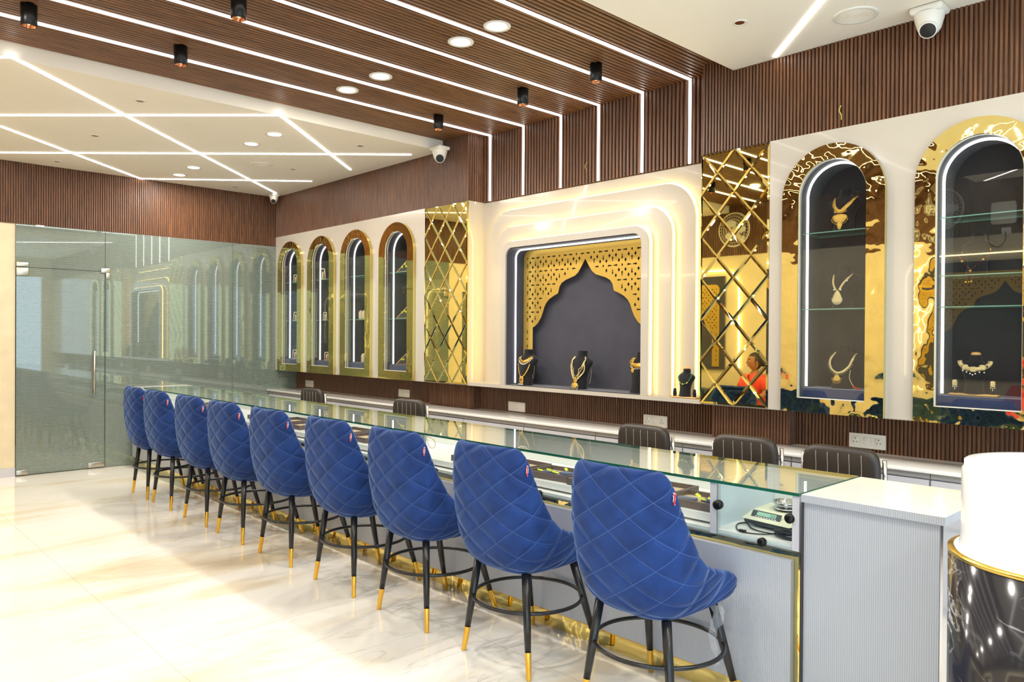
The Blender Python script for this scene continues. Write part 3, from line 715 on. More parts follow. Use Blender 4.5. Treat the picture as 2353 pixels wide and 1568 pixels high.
# ------------------------------------------------------------------ worktop and drawers along the wall
mb = MB(); mb.rbox(XB+.012, XF-.02, 4.29, 4.605, .745, .766, .004, 2)
mb.box(XB+.012, -6.052, 4.60, 4.688, .745, .766); mb.box(-5.388, -2.857, 4.60, 4.688, .745, .766); mb.box(-2.293, XF-.02, 4.60, 4.688, .745, .766)
tag(mb.build('worktop', M_top), 'long white worktop running along the fluted wall', 'worktop')
xs = [XB+.02 + i*.76 for i in range(14)]
names = ['farthest, by the glass wall', 'second', 'third', 'fourth', 'fifth', 'sixth', 'seventh', 'eighth', 'ninth', 'tenth', 'eleventh', 'twelfth', 'thirteenth']
for i in range(13):
    x0, x1 = xs[i], xs[i+1]-.004
    if x0 > 1: continue
    r_ = empty('drawer_unit', ((x0+x1)/2, 4.31, 0), 0, 'grey drawer unit under the wall worktop, %s' % (names[i] if i == 0 else names[i]+' from the glass wall'), 'drawer unit', 'grey drawer units under the wall worktop')
    hw = (x1-x0)/2
    MB().box(-hw, hw, .02, .28, .0, .744).build('carcass', M_lam, r_)
    MB().box(-hw, hw, .004, .02, .715, .742).build('top_rail', plain('grey_rail', (168, 162, 158), .4) if i == 0 else bpy.data.materials['grey_rail'], r_)
    d = MB().box(-hw+.003, hw-.003, 0, .018, .47, .708).build('drawer', M_lam, r_)
    MB().lathe([(.001, -.012), (.010, -.012), (.011, -.002), (.011, 0)], 14, (.14, 0, .665), axis='y').build('lock', M_steel, d)
    MB().box(-hw+.003, hw-.003, 0, .018, .06, .464).build('drawer', M_lam, r_)
# socket plates
def socket(x, z, w_, hgt, label, outlets=True):
    r_ = empty('socket_plate', (x, YL-.010, z), 0, label, 'socket', 'white socket plates above the worktop')
    MB().rbox(-w_/2, w_/2, -.010, 0.0, -hgt/2, hgt/2, .003, 2).build('plate', M_plastic, r_)
    for dx in ((-.068, .0, .068) if outlets else (0,)):
        MB().rbox(dx-.024, dx+.024, -.0125, -.009, -.024, .024, .002, 1).build('module', M_plastic, r_)
        if outlets and dx != 0:
            mb = MB()
            for (a, b) in ((0, .012), (-.010, -.008), (.010, -.008)): mb.box(dx+a-.0025, dx+a+.0025, -.0131, -.0124, b-.003, b+.003)
            mb.build('pin_holes', M_black, r_)
socket(-8.64, .836, .20, .082, 'white plate nearest the glass wall', False); socket(-6.615, .836, .20, .082, 'white plate behind the second black chair', False)
socket(-4.895, .818, .215, .085, 'white plate under the central niche', False); socket(-3.395, .818, .215, .088, 'white double socket above the middle black chair'); socket(-1.85, .83, .215, .088, 'largest white double socket, under the near arched case')

# ------------------------------------------------------------------ glass counter
CX0, CX1 = XB+.03, -1.325; ZT = .866; Y0, Y1 = 2.735, 3.275
cr_ = empty('glass_counter', (0, 0, 0), 0, 'long glass-topped jewellery counter with ribbed grey front', 'counter')
MB().box(CX0+.30, CX1-.002, Y0, Y1, ZT-.012, ZT, mats=[0, 0, 1, 1, 1, 1]).build('glass_top', [M_glass_top, M_glass_edge], cr_)
MB().box(CX0, CX0+.298, Y0-.005, Y1, ZT-.025, ZT).build('end_top', M_top, cr_)
MB().box(CX0, CX0+.29, Y0+.01, Y1-.01, .64, ZT-.026).build('end_box', M_lam_white, cr_)
for xa, xb in ((-8.68, -6.045), (-5.975, -3.728), (-3.685, -1.712), (-1.680, -1.358)):
    MB().box(xa, xb, Y0+.012, Y0+.018, .650, ZT-.013, mats=[1, 1, 0, 0, 1, 1]).build('front_glass', [M_glass, M_glass_edge_l], cr_)
for xa, xb in ((-6.042, -5.98), (-3.727, -3.687), (-1.710, -1.682), (-1.356, -1.328)):
    MB().box(xa, xb, Y0+.006, Y0+.04, .645, ZT-.013).build('mullion', M_lam, cr_)
MB().box(-1.712, -1.700, Y0+.04, Y1-.02, .66, ZT-.013).build('partition', plain('pale_blue_laminate', (206, 218, 226), .3), cr_)
MB().box(-6.02, -6.01, Y0+.04, Y1-.02, .66, ZT-.013).build('partition', M_glass, cr_)
MB().box(CX0+.30, -1.715, 2.80, Y1-.02, .672, .704).build('display_deck', M_lam_white, cr_)
MB().box(CX0+.02, CX1-.004, Y0+.02, Y1-.02, .640, .662).build('bottom_board', M_lam_white, cr_)
MB().box(CX0+.30, CX1-.004, Y1-.018, Y1-.004, .664, ZT-.013).build('back_panel', M_lam_white, cr_)
for x in (-8.2, -7.3, -6.4, -5.5, -4.5, -3.56, -2.70, -1.48):
    MB().lathe([(.001, 0), (.016, .0), (.016, .018), (.001, .018)], 18, (x, Y0+.0, .652), axis='y').build('glass_clip', M_black_metal, cr_)
for x in (-1.674, -1.365): MB().lathe([(.001, 0), (.019, .0), (.019, .022), (.001, .022)], 20, (x, Y0-.002, .765), axis='y').build('glass_clip', M_black_metal, cr_)
# body: gold mirror behind a raised ribbed panel
MB().box(CX0, CX1, 2.745, 3.20, 0.0, .639).build('mirror_plinth', M_gold_wave, cr_)
pn = MB().box(CX0, -1.347, 2.715, 2.744, .093, .612).build('ribbed_panel', M_rib, cr_)
MB().box(CX0, -1.347, 2.7145, 2.744, .088, .093).build('lower_edge', M_gold_edge, cr_)
# end pedestal
ep = empty('end_pedestal', (-1.07, 2.99, 0), 0, 'tall ribbed grey pedestal closing the near end of the counter', 'pedestal')
MB().box(-.243, .243, -.265, .27, ZT-.028, ZT, mats=[1, 0, 1, 1, 0, 1]).build('top_slab', [M_top, M_rib], ep)
MB().box(-.238, .222, -.252, .262, 0, ZT-.029).build('ribbed_body', M_rib, ep)
MB().box(-.2445, -.2385, -.262, -.240, 0, ZT-.03).build('dark_joint', M_dark_gap, ep)
MB().box(.2225, .232, -.245, .255, 0, ZT-.03).build('metal_strip', M_chrome, ep)

# ------------------------------------------------------------------ quilted bar chairs
def cat(P, n):
    out = []; k = len(P)-1
    for i in range(n+1):
        t = i/n*k; a = min(int(t), k-1); f = t-a
        p = [P[max(a-1, 0)], P[a], P[a+1], P[min(a+2, k)]]
        out.append([.5*((2*p[1][c])+(-p[0][c]+p[2][c])*f+(2*p[0][c]-5*p[1][c]+4*p[2][c]-p[3][c])*f*f+(-p[0][c]+3*p[1][c]-3*p[2][c]+p[3][c])*f**3) for c in range(len(p[0]))])
    return out
ST = [  # centre (y, z), half width, edge (y, z), thickness
    (-.070, .976, .172, -.052, .980, .030), (-.088, .966, .195, -.040, .968, .045), (-.102, .925, .215, -.024, .932, .055), (-.108, .86, .231, -.004, .868, .055), (-.108, .78, .242, .026, .792, .055),
    (-.104, .70, .249, .062, .720, .055), (-.094, .62, .253, .098, .664, .055), (-.076, .54, .254, .138, .622, .055), (-.040, .462, .250, .178, .598, .055),
    (.025, .418, .243, .222, .581, .055), (.12, .403, .236, .27, .566, .055), (.22, .400, .228, .32, .552, .055), (.32, .404, .225, .368, .535, .05), (.395, .414, .214, .412, .514, .045), (.432, .436, .195, .436, .492, .035)]
def chair_shell():
    S = cat([list(s) for s in ST], 96); nu = 56; E = 2/3.0
    me = bpy.data.meshes.new('quilted_shell'); V = []; UV = []
    rows = []; rows0 = []
    for s in S:
        y, z, wd, ey, ez, th = s; ed = Vector((0, ey-y, ez-z))
        row = []; su = 0; lp = None; last = rows0[-1] if rows0 else None
        for j in range(nu+1):
            t = -PI/2+PI*j/nu; sn, cs = math.sin(t), math.cos(t)
            x = wd*math.copysign(abs(sn)**E, sn) if abs(sn) > 1e-9 else 0; d = 1-max(cs, 0)**E
            p = Vector((x, y, z))+ed*d
            if lp is not None: su += (p-lp).length
            lp = p.copy(); row.append((p, su, (last[j][2]+(p-last[j][0]).length) if last else 0.0))
        rows0.append(row); L = row[-1][1]; rows.append([(p, q-L/2, r) for p, q, r in row])
    def tri(q): return abs((q % 1)-.5)
    n = len(rows); P = [[r[j][0] for j in range(nu+1)] for r in rows]
    # surface normals, quilting relief
    NN = [[None]*(nu+1) for _ in range(n)]
    for i in range(n):
        for j in range(nu+1):
            du = P[i][min(j+1, nu)]-P[i][max(j-1, 0)]; dv = P[min(i+1, n-1)][j]-P[max(i-1, 0)][j]
            nr = du.cross(dv); NN[i][j] = nr.normalized() if nr.length > 1e-9 else Vector((0, -1, 0))
    mid = NN[30][nu//2]
    sg = 1 if mid.y < 0 else -1      # outward = backwards at the back
    for i in range(n):
        th = S[i][5]
        for j in range(nu+1):
            p, u, v = rows[i][j]; e = .5-max(tri(u/.185+v/.122), tri(u/.185-v/.122)); rel = .0035*min(1, e/.2)
            V.append(tuple(p+NN[i][j]*sg*rel)); UV.append((u, v))
    nO = len(V)
    for i in range(n):
        th = S[i][5]
        for j in range(nu+1):
            e = min(j, nu-j)/nu; k = min(1, .62+e*3)
            V.append(tuple(rows[i][j][0]-NN[i][j]*sg*th*k)); UV.append((rows[i][j][1], rows[i][j][2]))
    F = []; W1 = nu+1
    for i in range(n-1):
        for j in range(nu):
            a = i*W1+j; F.append((a, a+1, a+W1+1, a+W1)); F.append((nO+a, nO+a+W1, nO+a+W1+1, nO+a+1))
    # rounded rim: one extra bulged loop between outer and inner borders
    border = [(0, j) for j in range(nu+1)] + [(i, nu) for i in range(1, n)] + [(n-1, j) for j in range(nu-1, -1, -1)] + [(i, 0) for i in range(n-2, 0, -1)]
    R0 = len(V); m = len(border); cen = Vector((0, .05, .62))
    for (i, j) in border:
        a = Vector(V[i*W1+j]); b = Vector(V[nO+i*W1+j]); mdp = (a+b)/2
        i2 = min(max(i, 3), n-4); j2 = min(max(j, 2), nu-2)
        out = (mdp-(Vector(V[i2*W1+j2])+Vector(V[nO+i2*W1+j2]))/2); out = out.normalized()*(a-b).length*.42 if out.length > 1e-6 else Vector((0, 0, 0))
        V.append(tuple(mdp+out)); UV.append(UV[i*W1+j])
    for k in range(m):
        k2 = (k+1) % m; a, b = border[k], border[k2]; A, B = a[0]*W1+a[1], b[0]*W1+b[1]
        F.append((A, R0+k, R0+k2, B)); F.append((nO+A, nO+B, R0+k2, R0+k))
    me.from_pydata(V, [], F); uvl = me.uv_layers.new(name='quilt')
    for lp in me.loops: uvl.data[lp.index].uv = UV[lp.vertex_index]
    for p in me.polygons: p.use_smooth = True
    bm = bmesh.new(); bm.from_mesh(me); bmesh.ops.recalc_face_normals(bm, faces=bm.faces); bm.to_mesh(me); bm.free()
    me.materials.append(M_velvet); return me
def make_chair():
    root = empty('quilted_chair', (0, 0, 0), 0, 'x', 'chair', 'blue quilted chairs along the glass counter')
    sh = bpy.data.objects.new('quilted_shell', chair_shell()); C.objects.link(sh); sh.parent = root
    MB().rbox(-.18, .18, .04, .425, .435, .512, .03, 4).build('seat_cushion', M_velvet_plain, root)
    # maker's tag on the back edge
    tg = MB().box(-.002, .002, -.012, .012, -.02, .02).build('fabric_tag', M_red, root); tg.location = (.231, -.035, .890); tg.rotation_euler = (0, .06, .9)
    lg = MB(); lg.tube([(.0028, .006*math.cos(a), .011*math.sin(a)) for a in [2*PI*k/16 for k in range(16)]], .0018, 4, closed=True)
    lg.box(.002, .0028, -.012, .012, .016, .02); lg.box(.002, .0028, -.012, .012, -.02, -.017)
    lg.box(-.0028, -.002, -.012, .012, .016, .02); lg.tube([(-.0028, .006*math.cos(a), .011*math.sin(a)) for a in [2*PI*k/16 for k in range(16)]], .0018, 4, closed=True)
    lg.build('tag_motif', M_whitetag, tg)
    for sx in (-1, 1):
        for (ty, by) in ((.035, 0.0), (.335, .45)):
            top = Vector((sx*.155, ty, .428)); bot = Vector((sx*.213, by, 0)); k = .112/.428; jn = bot+(top-bot)*k
            leg = MB().tube([top, top+(bot-top)*.5, jn], [.0185, .0165, .0135], 16).build('leg', M_legblk, root)
            MB().tube([jn+(top-bot)*.002, jn, bot+Vector((0, 0, .004)), bot], [.0142, .0142, .0115, .0105], 16).build('brass_tip', M_brass, leg)
    cz = .265; MB().tube([(.250*math.cos(a), .20+.247*math.sin(a), cz) for a in [2*PI*k/56 for k in range(56)]], .0085, 10, closed=True).build('foot_ring', M_legblk, root)
    return root
CH = [(-7.20, -.03), (-6.648, .0), (-5.918, .01), (-5.28, .0), (-4.583, .012), (-3.848, .0), (-3.18, -.01), (-2.475, .0), (-1.752, .0)]
cl = ['ninth and farthest blue quilted chair, next to the glass wall', 'eighth blue quilted chair, second from the glass wall', 'seventh blue quilted chair, third from the glass wall', 'sixth blue quilted chair counting from the nearest', 'fifth and middle blue quilted chair of the row',
      'fourth blue quilted chair counting from the nearest', 'third blue quilted chair counting from the nearest', 'second nearest blue quilted chair', 'nearest and largest blue quilted chair, beside the ribbed pedestal']
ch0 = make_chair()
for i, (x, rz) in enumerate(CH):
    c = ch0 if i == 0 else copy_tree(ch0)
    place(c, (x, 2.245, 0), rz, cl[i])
# torn plastic wrap left on the nearest chair
mb = MB(); random.seed(3); b0 = len(mb.v); nn_ = 14
for i in range(nn_+1):
    t = i/nn_; z = .40-t*.24; cxp = .012*math.sin(t*9); wd = .022*(1-t)+.004+.004*math.sin(i*2.1)
    for j in range(5): u = j/4-.5; mb.v.append((cxp+u*wd*2, .008*math.sin(u*12+i), z+.004*random.random()))
for i in range(nn_):
    for j in range(4): a = b0+i*5+j; mb.quad((a, a+1, a+6, a+5), 0, True)
def film():
    m = bpy.data.materials.new('plastic_film'); m.use_nodes = True; nt = m.node_tree; nt.nodes.clear()
    t = N(nt, 'ShaderNodeBsdfTransparent'); g = N(nt, 'ShaderNodeBsdfPrincipled'); g.inputs['Base Color'].default_value = (.85, .88, .95, 1); g.inputs['Roughness'].default_value = .2
    mx = N(nt, 'ShaderNodeMixShader'); mx.inputs[0].default_value = .2; nt.links.new(t.outputs[0], mx.inputs[1]); nt.links.new(g.outputs[0], mx.inputs[2])
    o = N(nt, 'ShaderNodeOutputMaterial'); nt.links.new(mx.outputs[0], o.inputs[0]); return m
wr = mb.build('plastic_wrap', film()); wr.location = (-1.745+.168, 2.245+.325, .02); wr.rotation_euler = (0, 0, .3)
tag(wr, 'torn clear plastic film hanging from the front leg of the nearest blue chair', 'plastic film')

# ------------------------------------------------------------------ black staff chairs behind the counter
def staff_chair():
    root = empty('staff_chair', (0, 0, 0), 0, 'x', 'chair', 'black leather staff chairs behind the counter')
    # padded back, ribbed
    bm = bmesh.new(); bmesh.ops.create_grid(bm, x_segments=40, y_segments=12, size=.5); mb = MB()
    def bp(u, v):     # u,v in -1..1 ; rounded slab
        n = 5; k = (abs(u)**n+abs(v)**n)**(1/n)
        return u, v
    W_, H_, T_ = .195, .21, .03
    nu_, nv_ = 44, 20; V0 = len(mb.v)
    def outline(t, s):   # superellipse point
        c_, s_ = math.cos(t), math.sin(t); e = 2/6.0
        return (W_*s*math.copysign(abs(c_)**e, c_), H_*s*math.copysign(abs(s_)**e, s_))
    bm.free()
    rings = [(.0, -1), (.5, -1), (.88, -1), (.97, -.75), (1.0, -.3), (1.0, .3), (.97, .75), (.88, 1), (.5, 1), (0, 1)]
    nt_ = 64
    for (s, d) in rings:
        for k in range(nt_):
            x, z = outline(2*PI*k/nt_, s); rib = 0
            mb.v.append((x, d*T_, .69+z))
    for r_i in range(len(rings)-1):
        for k in range(nt_): k2 = (k+1) % nt_; mb.quad((V0+r_i*nt_+k, V0+r_i*nt_+k2, V0+(r_i+1)*nt_+k2, V0+(r_i+1)*nt_+k), 0, True)
    back = mb.build('backrest', M_leather, root)
    th = MB()
    for x in (-.115, -.055, .0, .055, .115):
        th.tube([(x+.0012*math.sin(k), -T_-.0004, .50+.0205*k) for k in range(19)], .0009, 4)
    th.build('stitching', M_thread, back)
    for sx in (-1, 1):
        MB().tube([(sx*.206, .02, .85), (sx*.207, .03, .70), (sx*.205, .04, .5), (sx*.20, .02, .44), (sx*.20, -.36, .44)], .011, 10).build('side_rail', M_chrome, root)
    MB().rbox(-.20, .20, -.40, .02, .42, .49, .025, 3).build('seat', M_leather, root)
    MB().tube([(0, -.19, .42), (0, -.19, .12)], .025, 14).build('gas_post', M_chrome, root)
    for k in range(5):
        a = 2*PI*k/5; l = MB().tube([(0, -.19, .11), (.24*math.cos(a), -.19+.24*math.sin(a), .065)], [.02, .012], 8).build('base_leg', M_chrome, root)
        MB().sphere((.24*math.cos(a), -.19+.24*math.sin(a), .0275), .0275, 0, 12).build('caster', M_black, l)
    return root
s0 = staff_chair()
for i, (x, lb) in enumerate(((-1.655, 'black ribbed leather chair back nearest the ribbed pedestal'), (-2.19, 'black ribbed leather chair back, second from the ribbed pedestal'), (-2.885, 'black ribbed leather chair back below the middle socket'), (-5.375, 'small black leather chair back below the left mirror strip'), (-7.06, 'farthest black leather chair back near the glass wall'))):
    c = s0 if i == 0 else copy_tree(s0); place(c, (x, 3.86, 0), (0, .02, -.03, .1, .05)[i], lb)

# ------------------------------------------------------------------ things inside the glass counter
def make_tray(w_, d_):
    root = empty('jewellery_tray', (0, 0, 0), 0, 'x', 'tray', 'taupe jewellery trays in the glass counter')
    h_ = .034; t = .012; mb = MB()
    for (a, b, c, d) in ((-w_/2, w_/2, -d_/2, -d_/2+t), (-w_/2, w_/2, d_/2-t, d_/2), (-w_/2, -w_/2+t, -d_/2+t, d_/2-t), (w_/2-t, w_/2, -d_/2+t, d_/2-t)):
        mb.box(a, b, c, d, 0, h_*.31); mb.box(a+.001*(a < 0), b-.001, c, d, h_*.31, h_*.34); mb.box(a, b, c, d, h_*.34, h_*.65); mb.box(a+.001, b-.001, c, d, h_*.65, h_*.68); mb.box(a, b, c, d, h_*.68, h_)
    mb.build('tray_rim', M_tray, root); MB().box(-w_/2+t, w_/2-t, -d_/2+t, d_/2-t, .002, .012).build('tray_lining', M_traylin, root)
    return root
TR = [(-3.40, 2.96, .03, 'taupe tray in the counter left of the second nearest chair top'), (-3.07, 2.97, -.04, 'empty taupe tray behind the second nearest chair tag'), (-2.755, 2.945, .06, 'open taupe tray with navy ring cushions between the two nearest chairs'), (-2.44, 2.93, .0, 'taupe tray mostly hidden behind the nearest chair top'),
      (-2.16, 3.03, .05, 'taupe tray at the back, right of the nearest chair top'), (-1.875, 2.935, .0, 'taupe tray with navy ring cushions beside the scale compartment'),
      (-6.35, 3.03, .05, 'taupe tray behind the fourth chair from the glass wall'), (-5.90, 3.06, .02, 'taupe tray with gold pieces behind the fifth chair, left one'), (-5.58, 2.97, .0, 'taupe tray in front of the left pair behind the fifth chair'), (-4.98, 3.06, .03, 'taupe tray at the back behind the sixth chair'), (-4.62, 2.96, .0, 'taupe tray in front behind the sixth chair'),
      (-7.75, 3.03, .04, 'taupe tray farthest to the left in the counter'), (-7.35, 2.98, .0, 'taupe tray second farthest to the left in the counter')]
t0 = make_tray(.285, .215)
for i, (x, y, rz, lb) in enumerate(TR): place(t0 if i == 0 else copy_tree(t0), (x, y, .704), rz, lb)
def ring_cushion(x, y, rz, label):
    o = MB().rbox(-.045, .045, -.028, .028, 0, .016, .005, 2).build('ring_cushion', M_ringnavy); place(o, (x, y, .716), rz, label); tag(o, None, 'ring cushion', 'navy ring cushions in the trays')
def price_tag(x, y, rz, z, tilt, label):
    mb = MB().box(-.016, .016, -.007, .007, -.0007, .0007); o = mb.build('price_tag', M_tagy); place(o, (x, y, z), rz, label); o.rotation_euler = (tilt, .25, rz); tag(o, None, 'price tag', 'yellow price tags in the trays')
ring_cushion(-2.80, 2.92, .3, 'navy ring cushion at the left in the tray between the nearest chairs'); ring_cushion(-2.70, 2.96, -.2, 'navy ring cushion at the right in the tray between the nearest chairs')
ring_cushion(-1.93, 2.90, .2, 'navy ring cushion at the left in the tray beside the scale'); ring_cushion(-1.83, 2.95, -.3, 'navy ring cushion at the right in the tray beside the scale')
for x, y, r, z, t, lb in ((-2.83, 2.885, 1.2, .738, .5, 'yellow tag at the left edge of the tray between the nearest chairs'), (-2.785, 2.905, 1.4, .742, .9, 'upright yellow tag in the tray between the nearest chairs'), (-2.735, 2.90, .6, .737, .4, 'yellow tag at the front of the tray between the nearest chairs'), (-2.74, 2.99, -.5, .740, .3, 'yellow tag at the back of the tray between the nearest chairs'),
                          (-1.895, 2.94, -.4, .742, .5, 'largest yellow tag in the tray beside the scale'), (-1.845, 2.90, 1.2, .738, .5, 'yellow tag crossing the front cushion beside the scale'), (-1.815, 2.92, .2, .740, .4, 'yellow tag at the right in the tray beside the scale')):
    price_tag(x, y, r, z, t, lb)
def little_ring(x, y, z, label):
    o = MB().tube([(.009*math.cos(a), 0, .009+.009*math.sin(a)) for a in [2*PI*k/14 for k in range(14)]], .0016, 5, closed=True).build('gold_ring', M_jewel); place(o, (x, y, z), random.random()*3, label); tag(o, None, 'ring', 'gold rings in the trays')
for x, y, lb in ((-5.93, 3.04, 'gold ring in the left tray behind the fifth chair'), (-5.86, 3.07, 'second gold ring in the left tray behind the fifth chair'), (-5.55, 2.96, 'gold ring in the front tray behind the fifth chair'), (-4.60, 2.95, 'gold ring in the front tray behind the sixth chair')): little_ring(x, y, .716, lb)
# weighing scale
ws = empty('weighing_scale', (-1.53, 2.975, .662), -.12, 'beige electronic weighing scale with glass pan in the counter', 'weighing scale')
mb = MB().rbox(-.115, .115, -.085, .10, .008, .034, .012, 3); mb.build('lower_body', plain('scale_grey', (70, 72, 74), .5), ws)
bm = bmesh.new(); bmesh.ops.create_cube(bm, size=1)
for v in bm.verts:
    x, y, z = v.co; top = z > 0
    v.co = Vector((x*(.205 if top else .245), (y*.12+.035) if top else y*.20+.003, .076 if top and y > 0 else (.066 if top else .03)))
bmesh.ops.bevel(bm, geom=list(bm.edges), offset=.012, segments=4, profile=.5, affect='EDGES')
mb = MB(); mb.add_bm(bm, 0, True); mb.build('upper_body', plain('scale_beige', (226, 222, 196), .4), ws)
dp = MB().box(-.075, .062, -.001, .001, -.014, .016).build('display_panel', plain('panel_dark', (72, 76, 80), .3), ws); dp.location = (-.008, -.0655, .052); dp.rotation_euler = (-.62, 0, 0)
MB().box(-.05, .04, -.0022, -.0012, -.006, .011).build('lcd', plain('lcd_green', (158, 196, 172), .3), dp)
mbd = MB()
for k in range(3):
    x = .012+k*.009
    for (a, b, c, d) in ((0, .006, .0, .0012), (0, .006, .0045, .0057), (0, .006, -.0045, -.0033), (0, .0012, -.0045, .0057), (.0048, .006, -.0045, .0057)): mbd.box(x+a, x+b, -.0027, -.0022, .001+c, .001+d)
mbd.build('digits', plain('lcd_digit', (40, 150, 120), .4), dp)
mbk = MB()
for k in range(8): mbk.box(-.055+k*.013, -.047+k*.013, -.002, -.001, -.012, -.009)
mbk.build('keys', M_whitetag, dp)
MB().lathe([(.001, .076), (.055, .076), (.056, .079), (.05, .081), (.001, .082)], 32, (.015, .035, 0)).build('platter', M_chrome, ws)
MB().lathe([(.001, .083), (.034, .083), (.05, .092), (.056, .106), (.0575, .106), (.051, .09), (.035, .0815)], 32, (.015, .035, 0)).build('weighing_pan', M_chrome, ws)
mb = MB(); pts = []
def cpath(P, n=60): return cat([list(p) for p in P], n)
mb.tube(cpath([(-1.44, 2.86, .667), (-1.50, 2.83, .668), (-1.58, 2.85, .667), (-1.645, 2.92, .667), (-1.66, 2.87, .667), (-1.61, 2.79, .667), (-1.555, 2.775, .667), (-1.50, 2.80, .668), (-1.47, 2.84, .67)]), .0028, 6)
for k in range(7):
    ph = k*.9; mb.tube([(-1.42+(.045+.006*math.sin(ph))*math.cos(a)+.012*math.sin(ph), 2.825+(.020+.005*math.cos(ph))*math.sin(a), .668+.0035*k+.003*math.sin(a*2+ph)) for a in [2*PI*j/28 for j in range(28)]], .0027, 6, closed=True)
cab = mb.build('power_cable', M_black); tag(cab, 'black power cable coiled in front of the weighing scale', 'cable')
bx = MB().rbox(-.014, .014, -.007, .007, 0, .011, .002, 2).build('cable_ferrite', M_black, cab); bx.location = (-1.585, 2.782, .663)
# thin gold chain hanging in the counter
def chain(name, pts, r, mat, label, cat_='necklace', grp=None, n=60, beads=None):
    mb = MB(); P = cpath(pts, n)
    if beads:
        acc = 0; last = Vector(P[0])
        for p in P:
            p = Vector(p)
            if (p-last).length >= beads or p == Vector(P[0]): mb.sphere(p, r, 0, 8); last = p
    else: mb.tube(P, r, 6)
    o = mb.build(name, mat); return tag(o, label, cat_, grp)
chain('gold_chain', [(-3.67, 2.765, .845), (-3.66, 2.768, .80), (-3.63, 2.77, .775), (-3.595, 2.77, .79), (-3.60, 2.768, .825), (-3.665, 2.765, .845)], .0016, M_jewel, 'thin gold chain hanging inside the counter glass behind the third nearest chair', 'chain', 'gold chains in the counter')
chain('gold_chain', [(-5.97, 2.765, .845), (-5.955, 2.768, .80), (-5.93, 2.77, .785), (-5.90, 2.77, .80), (-5.905, 2.768, .83), (-5.965, 2.765, .845)], .0016, M_jewel, 'thin gold chain hanging inside the counter by the far mullion', 'chain', 'gold chains in the counter')

# ------------------------------------------------------------------ necklace busts and jewellery
BP = [(0, .075, .045, .0), (.03, .070, .044, .004), (.09, .066, .046, .012), (.15, .080, .050, .020), (.195, .105, .050, .030), (.222, .108, .045, .036), (.245, .075, .040, .040), (.262, .046, .038, .042), (.30, .042, .036, .043), (.305, .036, .03, .043)]
def bust_front(x, z, s=1.0):
    z /= s; x /= s
    for a, b in zip(BP, BP[1:]):
        if a[0] <= z <= b[0]:
            t = (z-a[0])/(b[0]-a[0]+1e-9); A = a[1]+(b[1]-a[1])*t; B = a[2]+(b[2]-a[2])*t; Y = a[3]+(b[3]-a[3])*t
            q = min(.985, abs(x)/A); return (Y-B*math.sqrt(1-q*q))*s
    return 0
def make_bust(scale, wood_parts=False):
    root = empty('necklace_bust', (0, 0, 0), 0, 'x', 'jewellery bust', 'black velvet necklace busts'); mb = MB(); n = 32; S = cat([list(b) for b in BP], 40)
    for (z, a, b, y) in S:
        for k in range(n): t = 2*PI*k/n; mb.v.append((a*math.cos(t)*scale, (y+b*math.sin(t))*scale, z*scale))
    for i in range(len(S)-1):
        for k in range(n): k2 = (k+1) % n; mb.quad((i*n+k, i*n+k2, (i+1)*n+k2, (i+1)*n+k), 0, True)
    mb.quad([(len(S)-1)*n+k for k in range(n)]); mb.quad(list(range(n))[::-1])
    mb.build('velvet_form', M_blackvel, root)
    if wood_parts:
        MB().lathe([(.001, .305), (.03, .305), (.034, .315), (.026, .328), (.001, .332)], 24, (0, .043, 0)).build('neck_cap', M_tan, root)
        for ch in root.children:
            if ch.name.startswith('neck_cap'): ch.scale = (scale*1.1, scale, scale)
    return root
def on_bust(s, pts, off=.004):     # (x,z) list on the bust -> local 3-D
    return [(x*s, bust_front(x*s, z*s, s)-off, z*s) for x, z in pts]
def ribbon(mb, P, w_, thick, mi=0):
    n = len(P)
    if not isinstance(w_, (list, tuple)): w_ = [w_]*n
    elif len(w_) != n: w_ = [w_[min(len(w_)-1, int(i/(n-1)*(len(w_)-1)+.5))] for i in range(n)]
    b = len(mb.v)
    for i in range(n):
        p = Vector(P[i]); t = (Vector(P[min(i+1, n-1)])-Vector(P[max(i-1, 0)])).normalized(); sd = Vector((t.z, 0, -t.x)).normalized()*w_[i]/2
        for (a, o) in ((-1, 0), (1, 0), (1, thick), (-1, thick)): q = p+sd*a; mb.v.append((q.x, q.y-o, q.z))
    for i in range(n-1):
        for k in range(4): k2 = (k+1) % 4; mb.quad((b+i*4+k, b+i*4+k2, b+(i+1)*4+k2, b+(i+1)*4+k), mi, True)
    mb.quad([b+k for k in range(4)]); mb.quad([b+(n-1)*4+k for k in range(4)][::-1])
def drop(mb, cx, y, cz, w_, h_, mi=0, thick=.006, shape='heart'):
    n = 20; b = len(mb.v); pts = []
    for k in range(n):
        t = 2*PI*k/n
        if shape == 'heart': x = math.sin(t)*(1-.25*math.cos(t)*-1); z = math.cos(t)*(.8 if math.cos(t) > 0 else 1.15)
        elif shape == 'drop': x = math.sin(t)*(1-.45*math.cos(t)); z = math.cos(t)
        elif shape == 'tri': x = math.sin(t)*(1+.35*math.cos(t)); z = math.cos(t)*(.75 if math.cos(t) > 0 else 1.2)
        else: x = math.copysign(abs(math.sin(t))**.5, math.sin(t)); z = math.copysign(abs(math.cos(t))**.5, math.cos(t))
        pts.append((cx+x*w_/2, cz+z*h_/2))
    for s, o in ((1, 0), (1, thick*.6), (.7, thick)):
        for (x, z) in pts: mb.v.append((cx+(x-cx)*s, y-o, cz+(z-cz)*s))
    for r in range(2):
        for k in range(n): k2 = (k+1) % n; mb.quad((b+r*n+k, b+r*n+k2, b+(r+1)*n+k2, b+(r+1)*n+k), mi, True)
    mb.quad([b+2*n+k for k in range(n)], mi); mb.quad([b+k for k in range(n)][::-1], mi)
    return pts
def arc(P, n=24): return cat([list(p) for p in P], n)
BZ = 1.031; BY = 4.505; s = 1.0
